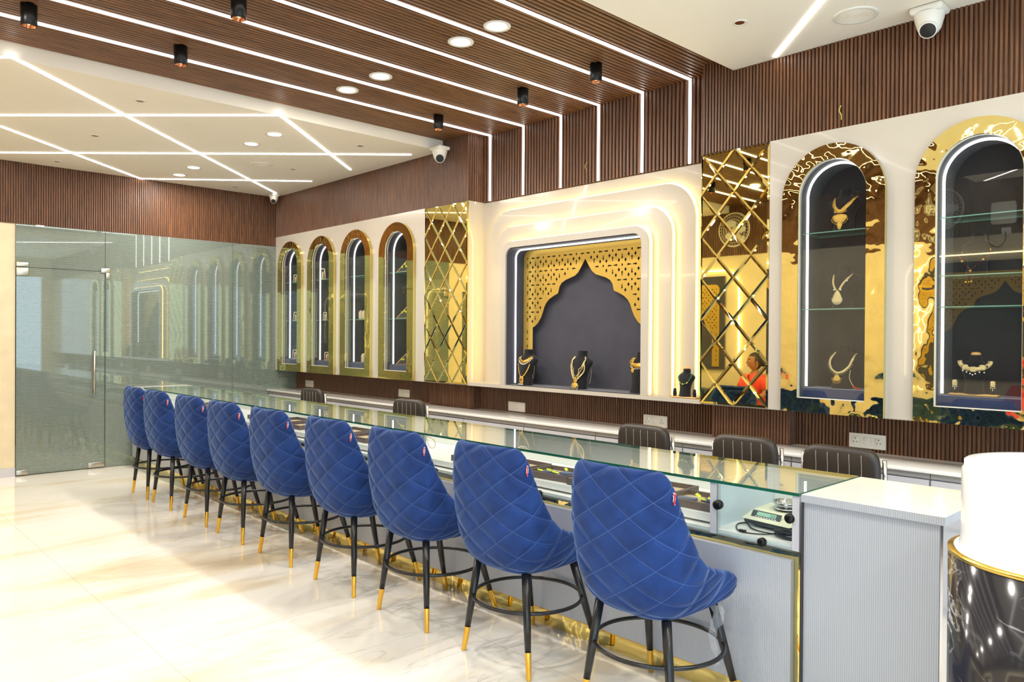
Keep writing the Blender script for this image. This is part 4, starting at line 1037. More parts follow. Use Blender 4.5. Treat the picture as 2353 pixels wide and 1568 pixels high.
# busts in the niche
bu0 = make_bust(1.0); place(bu0, (-4.585, BY-.02, BZ), .0, 'black velvet bust at the left in the glowing niche', 'black velvet necklace busts')
bu1 = copy_tree(bu0); place(bu1, (-4.0, BY, BZ), 0, 'black velvet bust in the middle of the glowing niche')
bu2 = copy_tree(bu0); place(bu2, (-3.42, BY, BZ), 0, 'black velvet bust at the right of the niche, partly behind the frame')
def set_of(base, label, parts, name='necklace', grp='gold necklaces on display'):
    r_ = empty(name, base, 0, label, 'necklace', grp)
    for nm_, mb, mt in parts: mb.build(nm_, mt, r_)
    return r_
# left: choker with pearls + long haar with square pendant
ck = MB(); P = on_bust(1, arc([(-.064, .250), (-.055, .226), (-.03, .207), (0, .200), (.03, .207), (.055, .226), (.064, .250)])); ribbon(ck, P, .026, .004)
pr = MB()
for k, (x, z) in enumerate(arc([(-.078, .232), (-.062, .206), (-.03, .186), (0, .180), (.03, .186), (.062, .206), (.078, .232)], 16)): q = on_bust(1, [(x, z)])[0]; pr.sphere(q, .0048, 0, 8)
set_of((-4.585, BY-.02, BZ), 'wide gold choker edged with pearls on the left bust', [('gold_collar', ck, M_jewel), ('pearl_drops', pr, M_pearl)])
lh = MB(); ribbon(lh, on_bust(1, arc([(-.07, .185), (-.055, .14), (-.03, .095), (-.012, .078)], 12), .007), .011, .003); ribbon(lh, on_bust(1, arc([(.07, .185), (.055, .14), (.03, .095), (.012, .078)], 12), .007), .011, .003)
pd = MB(); drop(pd, 0, bust_front(0, .05)-.006, .048, .05, .064, shape='sq'); pp = MB()
for k in range(7): pp.sphere((-.024+k*.008, bust_front(0, .02)-.010, .013), .004, 0, 8)
rb = MB(); drop(rb, 0, bust_front(0, .05)-.0125, .05, .012, .018, shape='sq', thick=.002)
set_of((-4.585, BY-.02, BZ), 'long gold necklace with square pendant on the left bust', [('gold_strands', lh, M_jewel), ('square_pendant', pd, M_jewel), ('pearl_fringe', pp, M_pearl), ('pink_stone', rb, M_ruby)])
# middle: multi-strand haar
mh = MB()
for (a, b_, wd) in ((.058, .10, .012), (.044, .12, .005), (.03, .135, .005)):
    for sg in (-1, 1): ribbon(mh, on_bust(1, arc([(sg*.062, .215), (sg*(a+.012), .17), (sg*a, b_+.03), (sg*.024, b_-.012), (sg*.006, b_-.03)], 14), .006), wd, .003)
for sg in (-1, 1): ribbon(mh, on_bust(1, arc([(sg*.050, .256), (sg*.066, .235), (sg*.060, .205)], 8), .005), .013, .004)
mp_ = MB(); drop(mp_, 0, bust_front(0, .07)-.006, .075, .035, .05, shape='drop'); drop(mp_, 0, bust_front(0, .03)-.008, .034, .062, .056, shape='tri'); mq = MB()
for k in range(11): t = PI*(k/10); mq.sphere((-.034*math.cos(t), bust_front(0, .03)-.008, .032-.036*math.sin(t)), .0036, 0, 8)
set_of((-4.0, BY, BZ), 'layered gold necklace with large pearl-edged pendant on the middle bust', [('gold_strands', mh, M_jewel_pale), ('pendant', mp_, M_jewel), ('pearl_fringe', mq, M_pearl)])
chain('bead_strand', [(-3.915, BY+.03, BZ+.20), (-3.898, BY+.03, BZ+.15), (-3.902, BY+.03, BZ+.09), (-3.918, BY+.03, BZ+.045)], .0032, M_jewel_pale, 'thin dotted tie cord hanging behind the middle bust', 'cord', 'tie cords', 30, .007)
chain('tie_cord', [(-4.515, BY, BZ+.20), (-4.520, BY+.0, BZ+.12), (-4.512, BY+.0, BZ+.06), (-4.498, BY, BZ+.12), (-4.495, BY, BZ+.2)], .0012, M_jewel_pale, 'fine gold tie cord hanging behind the left bust', 'cord', 'tie cords')
# right: broad collar with pendant
rc = MB(); ribbon(rc, on_bust(1, arc([(-.055, .262), (-.058, .225), (-.03, .21), (0, .205), (.03, .21), (.058, .225), (.055, .262)], 20)), .036, .005); drop(rc, -.03, bust_front(-.03, .19)-.008, .175, .026, .05, shape='drop')
rp = MB()
for (x, z) in arc([(-.07, .215), (-.045, .19), (0, .182), (.045, .19), (.07, .215)], 14): rp.sphere(on_bust(1, [(x, z)])[0], .004, 0, 8)
set_of((-3.42, BY, BZ), 'broad gold collar with drop pendant on the right bust in the niche', [('gold_collar', rc, M_jewel), ('pearl_drops', rp, M_pearl)])
chain('tie_cord', [(-3.345, BY-.03, BZ+.13), (-3.352, BY-.03, BZ+.08), (-3.36, BY-.03, BZ+.055)], .0022, M_redcord, 'red-tipped tie cord hanging from the right niche bust', 'cord', 'tie cords')
# green bead necklace on a stand with two earring posts, on the ledge
gs = empty('jewellery_stand', (-2.985, 4.455, 1.0305), 0, 'black bust on a pine base with two small black posts, on the ledge', 'jewellery stand', None)
MB().rbox(-.095, .105, -.028, .028, 0, .009, .004, 2).build('pine_base', M_tan, gs)
g_ = make_bust(.62, True)
for chd in list(g_.children): chd.parent = gs; chd.location = (0, .0, .009)
bpy.data.objects.remove(g_)
for x in (-.078, .082):
    m_ = MB(); b = 0; n = 12
    for (z, a, dd) in ((.009, .012, .008), (.024, .016, .010), (.055, .011, .008), (.062, .011, .008)):
        for k in range(n): t = 2*PI*k/n; m_.v.append((x+a*math.cos(t), -.005+dd*math.sin(t), z))
    for i in range(3):
        for k in range(n): k2 = (k+1) % n; m_.quad((i*n+k, i*n+k2, (i+1)*n+k2, (i+1)*n+k), 0, True)
    m_.quad([3*n+k for k in range(n)]); m_.quad(list(range(n))[::-1]); m_.build('earring_post', M_blackvel, gs)
gb = MB(); P = [(x*.62, bust_front(x*.62, z*.62, .62)-.003, z*.62+.009) for x, z in arc([(-.05, .262), (-.078, .235), (-.072, .20), (-.045, .155), (-.01, .14), (.0, .139), (.01, .14), (.045, .155), (.072, .20), (.078, .235), (.05, .262)], 60)]
gold = MB()
for k, p in enumerate(P):
    if k in (18, 30, 42): gold.sphere((p[0], p[1]-.001, p[2]), .0062, 0, 10)
    elif k % 1 == 0: gb.sphere(p, .0038, 0, 8)
set_of((-2.985, 4.455, 1.0305), 'green bead necklace with three gold balls on the small stand', [('green_beads', gb, M_emer), ('gold_balls', gold, M_jewel)], 'bead_necklace')
# right-hand cases: dark busts on shelves, necklaces in front of them
YB = 4.545
def case_bust(x, z, sc_, label): c = copy_tree(bu0); place(c, (x, YB, z), 0, label, 'black velvet busts in the arched cases'); c.scale = (sc_,)*3; return c
z1_, z2_, z3_ = 2.0785, 1.6235, 1.149
case_bust(-1.945, z1_, .85, 'black bust on the top shelf of the near arched case'); case_bust(-1.945, z2_, .85, 'black bust on the middle shelf of the near arched case'); case_bust(-1.945, z3_, .85, 'black bust on the platform of the near arched case')
# top: ornate crescent pendant
a_ = MB(); sB = .85
def ob(pts, off=.004): return [(x, bust_front(x, z, sB)-off, z) for x, z in pts]
for sg, xt in ((-1, -.045), (1, .085)):
    P = arc([(sg*.012, .125), (sg*.04 if sg < 0 else .045, .16), (xt, .21)], 12); ribbon(a_, [(x, bust_front(min(abs(x), .06), z, sB)-.005, z) for x, z in P], [.022]*7+[.018, .016, .014, .011, .008], .005)
b_ = MB(); ribbon(b_, ob([(-.036, .128), (-.015, .122), (.015, .122), (.036, .128)]), .022, .006); drop(b_, 0, bust_front(0, .09, sB)-.006, .082, .09, .06, shape='heart', thick=.008); drop(b_, 0, bust_front(0, .05, sB)-.006, .040, .034, .05, shape='tri', thick=.006)
c_ = MB()
for k in range(13): t = PI*(.02+.96*k/12); c_.sphere((-.048*math.cos(t), bust_front(0, .07, sB)-.008, .078-.034*math.sin(t)), .0036, 0, 6)
set_of((-1.952, YB, z1_), 'heavy gold necklace with crescent pendant on the top shelf', [('gold_band', a_, M_jewel), ('crescent_pendant', b_, M_jewel), ('bead_fringe', c_, M_jewel)])
# middle: teardrop pendant
a_ = MB()
for sg, xt in ((-1, -.035), (1, .072)):
    P = arc([(sg*.010, .11), (sg*.03, .15), (xt, .205)], 12); ribbon(a_, [(x, bust_front(min(abs(x), .06), z, sB)-.005, z) for x, z in P], [.011]*10+[.008, .006, .004], .004)
b_ = MB(); drop(b_, 0, bust_front(0, .06, sB)-.006, .068, .052, .085, shape='drop', thick=.007); c_ = MB()
for k in range(13): t = PI*(-.05+1.1*k/12); c_.sphere((-.030*math.cos(t), bust_front(0, .05, sB)-.008, .055-.030*math.sin(t)), .0032, 0, 6)
for q in ((-.02, .112), (.02, .112), (.05, .165)): c_.sphere((q[0], bust_front(q[0], q[1], sB)-.012, q[1]), .0055, 0, 8)
set_of((-1.962, YB, z2_), 'slim gold necklace with teardrop pendant on the middle shelf', [('gold_band', a_, M_jewel_pale), ('teardrop_pendant', b_, M_jewel_pale), ('bead_fringe', c_, M_pearl)])
# bottom: U necklace
a_ = MB(); P = arc([(-.028, .215), (-.052, .18), (-.058, .145), (-.045, .115), (-.015, .095), (.005, .093), (.03, .103), (.055, .13), (.075, .17), (.088, .21)], 30); ribbon(a_, [(x, bust_front(min(abs(x), .06), z, sB)-.005, z) for x, z in P], [.005, .008, .010]+[.013]*25+[.010, .008, .006], .004)
c_ = MB()
for k, (x, z) in enumerate(P[6:26]): dx, dz = (x-.01), (z-.19); l = math.hypot(dx, dz); c_.tube([(x, bust_front(min(abs(x), .06), z, sB)-.006, z), (x+dx/l*.016, bust_front(min(abs(x), .06), z, sB)-.006, z+dz/l*.016)], .0022, 5)
b_ = MB(); drop(b_, -.005, bust_front(0, .06, sB)-.006, .062, .04, .048, shape='drop', thick=.006)
for k in range(11): t = PI*(-.05+1.1*k/10); b_.tube([(-.005-.02*math.cos(t), bust_front(0, .05, sB)-.008, .056-.02*math.sin(t)), (-.005-.032*math.cos(t), bust_front(0, .05, sB)-.008, .056-.032*math.sin(t))], .0024, 5)
set_of((-1.955, YB, z3_), 'gold u-shaped necklace with fringed drop on the case platform', [('gold_band', a_, M_jewel_pale), ('bead_fringe', c_, M_jewel_pale), ('fringed_pendant', b_, M_jewel)])
chain('tie_cord', [(-1.872, 4.49, 1.26), (-1.879, 4.49, 1.22), (-1.868, 4.488, 1.19), (-1.855, 4.485, 1.172)], .0022, M_jewel_pale, 'gold part of the tie cord beside the u-shaped necklace', 'cord', 'tie cords')
chain('tie_cord', [(-1.855, 4.484, 1.170), (-1.84, 4.482, 1.158), (-1.81, 4.480, 1.154)], .0048, M_redcord, 'red tassel lying on the platform of the near arched case', 'cord', 'tie cords')
# last case
case_bust(-1.24, 1.786, .72, 'black bust on the narrow shelf of the rightmost arched case')
a_ = MB(); yb = YB-.05
for P in (arc([(-.008, 0.015), (-.045, .06), (-.055, .085), (-.045, .10)], 14), arc([(.0, .015), (.05, .055), (.085, .09), (.09, .105)], 14), arc([(-.004, .01), (-.012, -.02), (-.02, -.045)], 8), arc([(-.004, .01), (0, -.02), (.0, -.045)], 8)):
    for p in P: a_.sphere((p[0], 0, p[1]), .0034, 0, 6)
b_ = MB()
for (x, z, r) in ((-.004, .006, .008), (-.042, .058, .007), (.055, .062, .0075), (.088, .112, .005), (-.042, .105, .004), (-.024, -.052, .006), (-.010, -.052, .005), (.002, -.050, .006)): b_.sphere((x, -.002, z), r, 0, 10)
bn = set_of((-1.25, 4.487, 1.80), 'dark red bead necklace with gold balls in the rightmost case', [('garnet_beads', a_, M_ruby), ('gold_balls', b_, M_jewel)], 'bead_necklace')
js = empty('jewellery_stand', (-1.235, 4.50, 1.149), 0, 'black bust with pine cap and pine base in the rightmost case', 'jewellery stand')
MB().rbox(-.115, .115, -.025, .03, 0, .012, .006, 3).build('pine_base', M_tan, js)
g_ = make_bust(.66, True)
for chd in list(g_.children): chd.parent = js; chd.location = (0, .0, .012)
bpy.data.objects.remove(g_)
for x in (-.088, .088): MB().rbox(x-.014, x+.014, -.006, .008, .012, .085, .004, 2).build('earring_post', M_blackvel, js)
a_ = MB()
P = arc([(-.072, .185), (-.066, .165), (-.04, .147), (0, .14), (.04, .147), (.066, .165), (.072, .185)], 24); ribbon(a_, [(x, bust_front(min(abs(x), .06), z, .66)-.006, z) for x, z in P], .022, .006)
for x, z in ((-.04, .15), (0, .14), (.04, .15)): drop(a_, x, bust_front(x, z, .66)-.008, z, .03, .03, shape='sq')
c_ = MB()
for x, z in ((-.05, .132), (-.03, .126), (-.012, .118), (0, .112), (.012, .118), (.03, .126), (.05, .125)): c_.sphere((x, bust_front(x, z, .66)-.010, z), .0042, 0, 8)
set_of((-1.235, 4.50, 1.149), 'broad diamond-look choker on the bust in the rightmost case', [('jewelled_band', a_, M_jewel_pale), ('pearl_drops', c_, M_pearl)])
for x, lb in ((-.088, 'left drop earring on its black post in the rightmost case'), (.088, 'right drop earring on its black post in the rightmost case')):
    e_ = empty('drop_earring', (-1.235+x, 4.492, 1.149), 0, lb, 'earring', 'drop earrings in the rightmost case'); m_ = MB(); drop(m_, 0, 0, .066, .024, .034, shape='sq'); m_.build('jewelled_plate', M_jewel_pale, e_)
    m_ = MB()
    for q in ((-.009, .046), (0, .043), (.009, .046), (0, .034)): m_.sphere((q[0], -.002, q[1]), .0034, 0, 8)
    m_.build('pearl_drops', M_pearl, e_)

# left-hand cases: small cream stands and leaning trays
M_ivory = plain('ivory_leatherette', (226, 206, 170), .5)
def ring_stand(x, y, z, s_, label, rz=.3):
    r_ = empty('ring_stand', (x, y, z), rz, label, 'ring stand', 'ivory ring stands in the far arched cases')
    mb = MB(); w0, w1, hh, t = .034*s_, .022*s_, .10*s_, .006*s_
    for sx in (-1, 1): mb.tube([(sx*w0, 0, t), (sx*w1, 0, hh)], t, 6)
    mb.tube([(-w1, 0, hh), (w1, 0, hh)], t, 6); mb.tube([(-w0, 0, t), (w0, 0, t)], t, 6)
    mb.build('frame', M_ivory, r_); MB().tube([(0, .004, t), (0, .004, hh*.75)], [.013*s_, .008*s_], 12).build('cone', M_ivory, r_); return r_
def iv_block(x, y, z, label):
    r_ = empty('ring_stand', (x, y, z), .2, label, 'ring stand', 'ivory ring stands in the far arched cases')
    MB().rbox(-.022, .022, -.018, .018, 0, .085, .008, 2).build('post', M_ivory, r_)
    MB().lathe([(.018, .085), (.014, .095), (.001, .10)], 14).build('dome', M_ivory, r_)
ring_stand(-8.665, 4.50, 2.089, .95, 'ivory stand on the upper shelf of the farthest arched case'); ring_stand(-8.675, 4.50, 1.149, 1.1, 'ivory stand on the platform of the farthest arched case'); ring_stand(-8.655, 4.50, 1.619, 1.05, 'tall ivory stand on the lower shelf of the farthest arched case')
ring_stand(-8.0, 4.50, 2.089, 1.3, 'ivory stand on the upper shelf of the second arched case'); ring_stand(-7.94, 4.50, 1.619, .9, 'ivory stand on the lower shelf of the second arched case'); ring_stand(-7.905, 4.50, 1.149, .95, 'ivory stand on the platform of the second arched case')
iv_block(-7.20, 4.52, 1.619, 'domed ivory ring post, left of the pair in the third arched case'); iv_block(-7.135, 4.52, 1.619, 'domed ivory ring post, right of the pair in the third arched case'); iv_block(-7.115, 4.50, 1.149, 'domed ivory ring post on the platform of the third arched case')
def lean_tray(z, label):
    r_ = empty('leaning_tray', (-6.33, 4.47, z), .0, label, 'tray', 'leaning tan trays in the fourth arched case')
    h_ = .27; w_ = .15
    def sl(x, zz): return (x, .02+.09*zz/h_, zz)
    mb = MB(); c = []
    mb.tube([sl(-w_, .006), sl(w_, .006), sl(w_, h_)], .006, 6, closed=True); mb.build('tan_rim', M_tan, r_)
    m2 = MB(); m2.v += [sl(-w_, .006), sl(w_, .006), sl(w_, h_)]; m2.v += [(a, b+.006, c_) for a, b, c_ in m2.v]; m2.quad((0, 1, 2)); m2.quad((5, 4, 3)); m2.quad((0, 3, 4, 1)); m2.quad((1, 4, 5, 2)); m2.quad((2, 5, 3, 0)); m2.build('dark_lining', M_navy_back, r_)
    m3 = MB()
    random.seed(int(z*100))
    for k in range(5):
        x = -.075+.035*k; zz = .03+(x+.15)*random.uniform(.1, .5); p = sl(x, zz); m3.box(p[0]-.008, p[0]+.016, p[1]-.006, p[1]-.003, zz, zz+.02)
    m3.build('yellow_tags', M_tagy, r_)
lean_tray(2.089, 'tan tray with yellow tags leaning on the upper shelf'); lean_tray(1.619, 'tan tray with yellow tags leaning on the lower shelf'); lean_tray(1.149, 'tan tray with yellow tags leaning on the platform')

# ------------------------------------------------------------------ stray wires
def wire(pts, r, mat, label): chain('loose_wire', pts, r, mat, label, 'wire', 'loose wires sticking out of the fluting', 16)
wire([(-1.90, 4.40, 2.71), (-1.895, 4.385, 2.735), (-1.905, 4.38, 2.76), (-1.90, 4.392, 2.79)], .0035, plain('wire_yellow', (200, 180, 90), .5), 'yellow and grey wire end above the near arched case')
wire([(-4.0, 4.58, 2.75), (-3.99, 4.565, 2.77), (-4.0, 4.56, 2.80), (-3.985, 4.575, 2.83)], .0025, plain('wire_gold', (190, 150, 60), .5), 'small yellow wire end in the recess fluting')
wire([(-7.09, 4.40, 2.67), (-7.085, 4.385, 2.69), (-7.09, 4.38, 2.72), (-7.09, 4.395, 2.745)], .003, M_redcord, 'small red wire end above the third arched case')

# ------------------------------------------------------------------ round reception plinth at the right edge
pl = empty('reception_plinth', (-.427, 2.36, 0), 0, 'black marble drum with glowing white tub on top at the right edge', 'plinth')
R1 = .27
MB().lathe([(.001, 0), (R1, 0), (R1, .882), (.001, .882)], 72, sm=True).build('marble_drum', M_bmarble, pl)
MB().lathe([(R1-.004, .882), (R1+.001, .882), (R1+.001, .892), (.2, .892), (.2, .884)], 72).build('gold_rim', M_gold_edge, pl)
MB().lathe([(R1-.016, .8925), (R1-.014, .896), (R1-.030, .903)], 72).build('light_ring', emit('tub_glow', (1, .95, .86), 5), pl)
t_ = MB(); t_.lathe([(R1-.022, .897), (R1-.028, .915), (R1-.030, .94), (R1-.030, 1.102), (R1-.035, 1.108), (R1-.075, 1.108), (.12, 1.104), (.001, 1.104)], 72)
tub = t_.build('white_tub', M_ltub, pl)
a0, a1 = math.radians(95), math.radians(190)
t_ = MB(); pf_ = [(R1-.035, 1.10), (R1-.035, 1.124), (R1-.04, 1.128), (R1-.070, 1.128), (R1-.075, 1.124), (R1-.075, 1.10)]; t_.lathe(pf_, 40, a0=a0, a1=a1); t_.quad(range(6)); t_.quad(range(240, 246)); t_.build('raised_rim', M_ltub, pl)

# ------------------------------------------------------------------ the side of the room that shows only in the mirrors
for k, (cx, lb) in enumerate(((-6.45, 'far pierced gold screen niche on the opposite wall, seen in the diamond mirror'), (-2.3, 'near pierced gold screen niche on the opposite wall, seen in the rightmost case'))):
    r_ = empty('wall_niche', (cx, YO, 1.0), 0, lb, 'display niche', 'niches on the opposite wall')
    MB().box(-.78, .78, .002, .03, .0, 1.30).build('dark_back', M_navy, r_)
    j = bpy.data.objects.new('pierced_screen', jm); C.objects.link(j); j.parent = r_; j.location = (0, .036, .0); j.rotation_euler = (0, 0, PI)
    P = rrect_top(-1.0, 1.0, .02, 1.38, .25); P = P[1:]+P[:1]
    MB().tube([(p[0], .02, p[1]) for p in P], .009, 6).build('light_strip', emit('niche_led', (1, .88, .55), 20) if k == 0 else bpy.data.materials['niche_led'], r_)
def wall_fan(x, z, label):
    r_ = empty('wall_fan', (x, YO+.012, z), 0, label, 'fan', 'white wall fans on the opposite wall')
    MB().rbox(-.05, .05, 0, .05, -.16, -.06, .01, 2).tube([(0, .03, -.10), (0, .10, -.05), (0, .14, 0)], .02, 10).build('bracket', M_plastic, r_)
    MB().lathe([(.001, .10), (.05, .11), (.055, .18), (.03, .2), (.001, .2)], 24, axis='y').build('motor', M_plastic, r_)
    b_ = MB()
    for k in range(3):
        a = 2*PI*k/3; b_.sphere((.095*math.cos(a), .215, .095*math.sin(a)), 1, 0, 12, (.085, .006, .05))
    b_.build('blades', plain('fan_blade', (200, 205, 210), .4) if 'fan_blade' not in bpy.data.materials else bpy.data.materials['fan_blade'], r_)
    c_ = MB()
    for rr in (.06, .10, .14, .18, .215): c_.tube([(rr*math.cos(a), .25-.03*(rr/.215)**2, rr*math.sin(a)) for a in [2*PI*j/40 for j in range(40)]], .0022, 4, closed=True)
    for j in range(30): a = 2*PI*j/30; c_.tube([(.03*math.cos(a), .25, .03*math.sin(a)), (.14*math.cos(a), .24, .14*math.sin(a)), (.225*math.cos(a), .205, .225*math.sin(a)), (.20*math.cos(a), .165, .20*math.sin(a))], .0016, 4)
    c_.tube([(.228*math.cos(a), .205, .228*math.sin(a)) for a in [2*PI*j/40 for j in range(40)]], .006, 6, closed=True)
    c_.build('guard', M_plastic, r_)
wall_fan(-5.42, 2.90, 'white wall fan mirrored in the diamond mirror strip'); wall_fan(-2.88, 2.88, 'white wall fan mirrored in the rightmost arched case')
r_ = empty('router_box', (-2.32, YO+.012, 2.80), 0, 'white wall box beside the fan, mirrored in the rightmost case', 'wall box'); MB().rbox(-.12, .12, 0, .06, -.12, .12, .03, 4).build('housing', M_plastic, r_)
r_ = empty('socket_plate', (-2.30, YO+.012, 2.61), 0, 'white socket with hanging black cable on the opposite wall', 'socket'); MB().rbox(-.045, .045, 0, .012, -.035, .035, .003, 2).build('plate', M_plastic, r_)
chain('hanging_cable', [(-2.30, YO+.03, 2.60), (-2.31, YO+.03, 2.50), (-2.37, YO+.03, 2.44), (-2.45, YO+.03, 2.48), (-2.46, YO+.03, 2.60), (-2.40, YO+.03, 2.70)], .005, M_black, 'black cable looping under the socket on the opposite wall', 'cable')
def sofa(x0, x1, label):
    r_ = empty('sofa', ((x0+x1)/2, -.28, 0), 0, label, 'sofa', 'teal sofas along the opposite wall'); hw = (x1-x0)/2
    MB().rbox(-hw, hw, -.34, .34, .12, .30, .03, 3).build('base', M_sofa, r_)
    n = max(1, round((x1-x0)/.65)); cw = 2*(hw-.12)/n
    for k in range(n):
        a = -hw+.12+k*cw; MB().rbox(a+.004, a+cw-.004, -.16, .35, .30, .43, .035, 4).build('seat_cushion', M_sofa, r_); MB().rbox(a+.004, a+cw-.004, -.33, -.15, .36, .74, .05, 4).build('back_cushion', M_sofa, r_)
    for sx in (-1, 1): MB().rbox(sx*hw-.06+(-.06 if sx > 0 else .06), sx*hw+.06+(-.06 if sx > 0 else .06), -.34, .34, .12, .58, .04, 3).build('armrest', M_sofa, r_)
    for sx in (-1, 1):
        for yy in (-.28, .28): MB().tube([(sx*(hw-.08), yy, 0), (sx*(hw-.08), yy, .13)], .015, 8).build('foot', M_brass, r_)
sofa(-7.9, -4.5, 'long teal velvet sofa mirrored in the diamond mirror strip'); sofa(-3.9, -1.6, 'nearer teal velvet sofa mirrored in the right arched cases')

# seated woman in a red-orange sari
M_skin = plain('brown_skin', (168, 112, 80), .5); M_hair = plain('black_hair', (24, 18, 16), .45)
def skin_mesh(name, J, E, R_, mat, lvl=2, root_i=0):
    me = bpy.data.meshes.new(name); me.from_pydata(J, E, []); o = bpy.data.objects.new(name, me); C.objects.link(o)
    md = o.modifiers.new('skin', 'SKIN'); sv = me.skin_vertices[0].data
    for i, r in enumerate(R_): sv[i].radius = (r, r) if not isinstance(r, tuple) else r
    sv[root_i].use_root = True; md.use_smooth_shade = True
    sb = o.modifiers.new('sub', 'SUBSURF'); sb.levels = sb.render_levels = lvl
    dg = bpy.context.evaluated_depsgraph_get(); dg.update(); m2 = bpy.data.meshes.new_from_object(o.evaluated_get(dg)); bpy.data.objects.remove(o)
    m2.materials.clear(); m2.materials.append(mat)
    for p in m2.polygons: p.use_smooth = True
    return m2
def person(loc, rz, cloth, blouse, label):
    r_ = empty('person', loc, rz, label, 'person')
    J = [(0, 0, .50), (0, .01, .62), (0, .0, .78), (0, -.01, .92), (0, 0, .99), (0, .015, 1.04),
         (-.16, -.01, .93), (-.22, .07, .72), (-.08, .22, .64), (.16, -.01, .93), (.22, .07, .72), (.06, .25, .62),
         (-.09, .05, .49), (-.11, .42, .50), (-.10, .44, .10), (-.10, .55, .04), (.09, .05, .49), (.11, .42, .50), (.10, .44, .10), (.10, .55, .04)]
    E = [(0, 1), (1, 2), (2, 3), (3, 4), (4, 5), (3, 6), (6, 7), (7, 8), (3, 9), (9, 10), (10, 11), (0, 12), (12, 13), (13, 14), (14, 15), (0, 16), (16, 17), (17, 18), (18, 19)]
    Rr = [.13, .115, .11, .10, .05, .048, .052, .038, .024, .052, .038, .024, .085, .065, .04, .028, .085, .065, .04, .028]
    # hands
    def hand(wi, side, tgt):
        w0 = Vector(J[wi]); d = Vector(tgt).normalized(); sd = Vector((side, .1, 0)).normalized(); J.append(tuple(w0+d*.045)); Rr.append((.030)); pi_ = len(J)-1; E.append((wi, pi_))
        for k, (o, l) in enumerate(((-.026, .055), (-.009, .062), (.009, .058), (.025, .046))):
            a = Vector(J[pi_])+sd*o+d*.03; J.append(tuple(a)); Rr.append(.010); E.append((pi_, len(J)-1))
            J.append(tuple(a+d*l*.6+Vector((0, 0, -.012)))); Rr.append(.0088); E.append((len(J)-2, len(J)-1)); J.append(tuple(a+d*l+Vector((0, 0, -.032)))); Rr.append(.008); E.append((len(J)-2, len(J)-1))
        a = w0+d*.02-sd*.03; J.append(tuple(a)); Rr.append(.011); E.append((wi, len(J)-1)); J.append(tuple(a+d*.035-sd*.012)); Rr.append(.009); E.append((len(J)-2, len(J)-1))
    hand(8, 1, (.7, .6, -.15)); hand(11, -1, (-.7, .5, -.1))
    body = skin_mesh('body', J, E, Rr, M_skin)
    # head with face joined into the same mesh
    bm = bmesh.new(); bm.from_mesh(body); hb = bmesh.new(); bmesh.ops.create_uvsphere(hb, u_segments=36, v_segments=28, radius=1)
    tr = Matrix.Rotation(.45, 4, 'Z')
    for v in hb.verts:
        x, y, z = v.co; X, Y, Z = x*.073, y*.092, z*.113
        if z < 0: X *= 1+.22*z; Y *= 1+.10*z
        if y > 0:
            nose = math.exp(-((x/.16)**2+((z+.12)/.22)**2)); Y += .020*nose*(1 if z < .05 else .6)
            for ex in (-.38, .38): Y -= .010*math.exp(-(((x-ex)/.2)**2+((z-.08)/.13)**2))
            Y += .006*math.exp(-((x/.3)**2+((z+.48)/.09)**2))
        v.co = tr @ Vector((X, Y, Z)) + Vector((0, .022, 1.135))
    tmp_ = bpy.data.meshes.new('h'); hb.to_mesh(tmp_); hb.free(); bm.from_mesh(tmp_); bm.to_mesh(body); bm.free()
    for p in body.polygons: p.use_smooth = True
    bo = bpy.data.objects.new('body', body); C.objects.link(bo); bo.parent = r_
    fc = MB(); 
    def fp(x, y, z): return tuple(tr @ Vector((x, y, z)) + Vector((0, .022, 1.135)))
    for ex in (-1, 1):
        fc.sphere(fp(ex*.028, .079, .010), 1, 0, 12, (.0125, .006, .0068)); 
    e1 = fc.build('eyes', M_whitetag, r_); fc = MB()
    for ex in (-1, 1):
        fc.sphere(fp(ex*.028, .085, .010), .0058, 0, 8); fc.tube([fp(ex*(.014+.028*t), .086-.014*t*t, .029+.006*math.sin(PI*t)) for t in [k/6 for k in range(7)]], .0028, 5)
    fc.sphere(fp(0, .093, .04), .003, 0, 6); fc.build('brows_and_pupils', M_black, r_)
    lp = MB(); lp.tube([fp(-.022+.0055*k, .090-.00022*(k-4)**2, -.056+.0012*abs(k-4)) for k in range(9)], [.0015, .003, .004, .0045, .004, .0045, .004, .003, .0015], 6); lp.build('lips', plain('lip', (150, 62, 56), .4) if 'lip' not in bpy.data.materials else bpy.data.materials['lip'], r_)
    er = MB()
    for ex in (-1, 1): er.sphere(fp(ex*.074, -.004, -.008), 1, 0, 10, (.010, .018, .028))
    er.build('ears', M_skin, r_); er = MB()
    for ex in (-1, 1): er.sphere(fp(ex*.079, .0, -.045), .009, 0, 8)
    er.build('earrings', M_jewel, r_)
    # hair
    hb = bmesh.new(); bmesh.ops.create_uvsphere(hb, u_segments=30, v_segments=20, radius=1)
    for v in hb.verts: x, y, z = v.co; v.co = Vector((x*.081, y*.098, z*.118))
    bmesh.ops.delete(hb, geom=[v for v in hb.verts if (v.co.y > .035 and v.co.z < .062) or (v.co.y > -.01 and v.co.z < -.02)], context='VERTS')
    for v in hb.verts: v.co = tr @ (v.co+Vector((0, -.008, .006))) + Vector((0, .022, 1.135))
    h_ = MB(); h_.add_bm(hb, 0, True); bun = tr @ Vector((0, -.115, -.02)) + Vector((0, .022, 1.135)); h_.sphere(tuple(bun), .045, 0, 14); h_.build('hair', M_hair, r_)
    # clothing: torso shell, draped skirt, shoulder drape
    t_ = MB(); S = [(.52, .19, .15, .02), (.62, .155, .13, .01), (.72, .150, .125, .005), (.82, .165, .130, .0), (.90, .185, .118, -.005), (.945, .175, .09, -.01), (.972, .10, .07, -.005), (.985, .07, .06, 0)]; n = 30; S = cat([list(q) for q in S], 24)
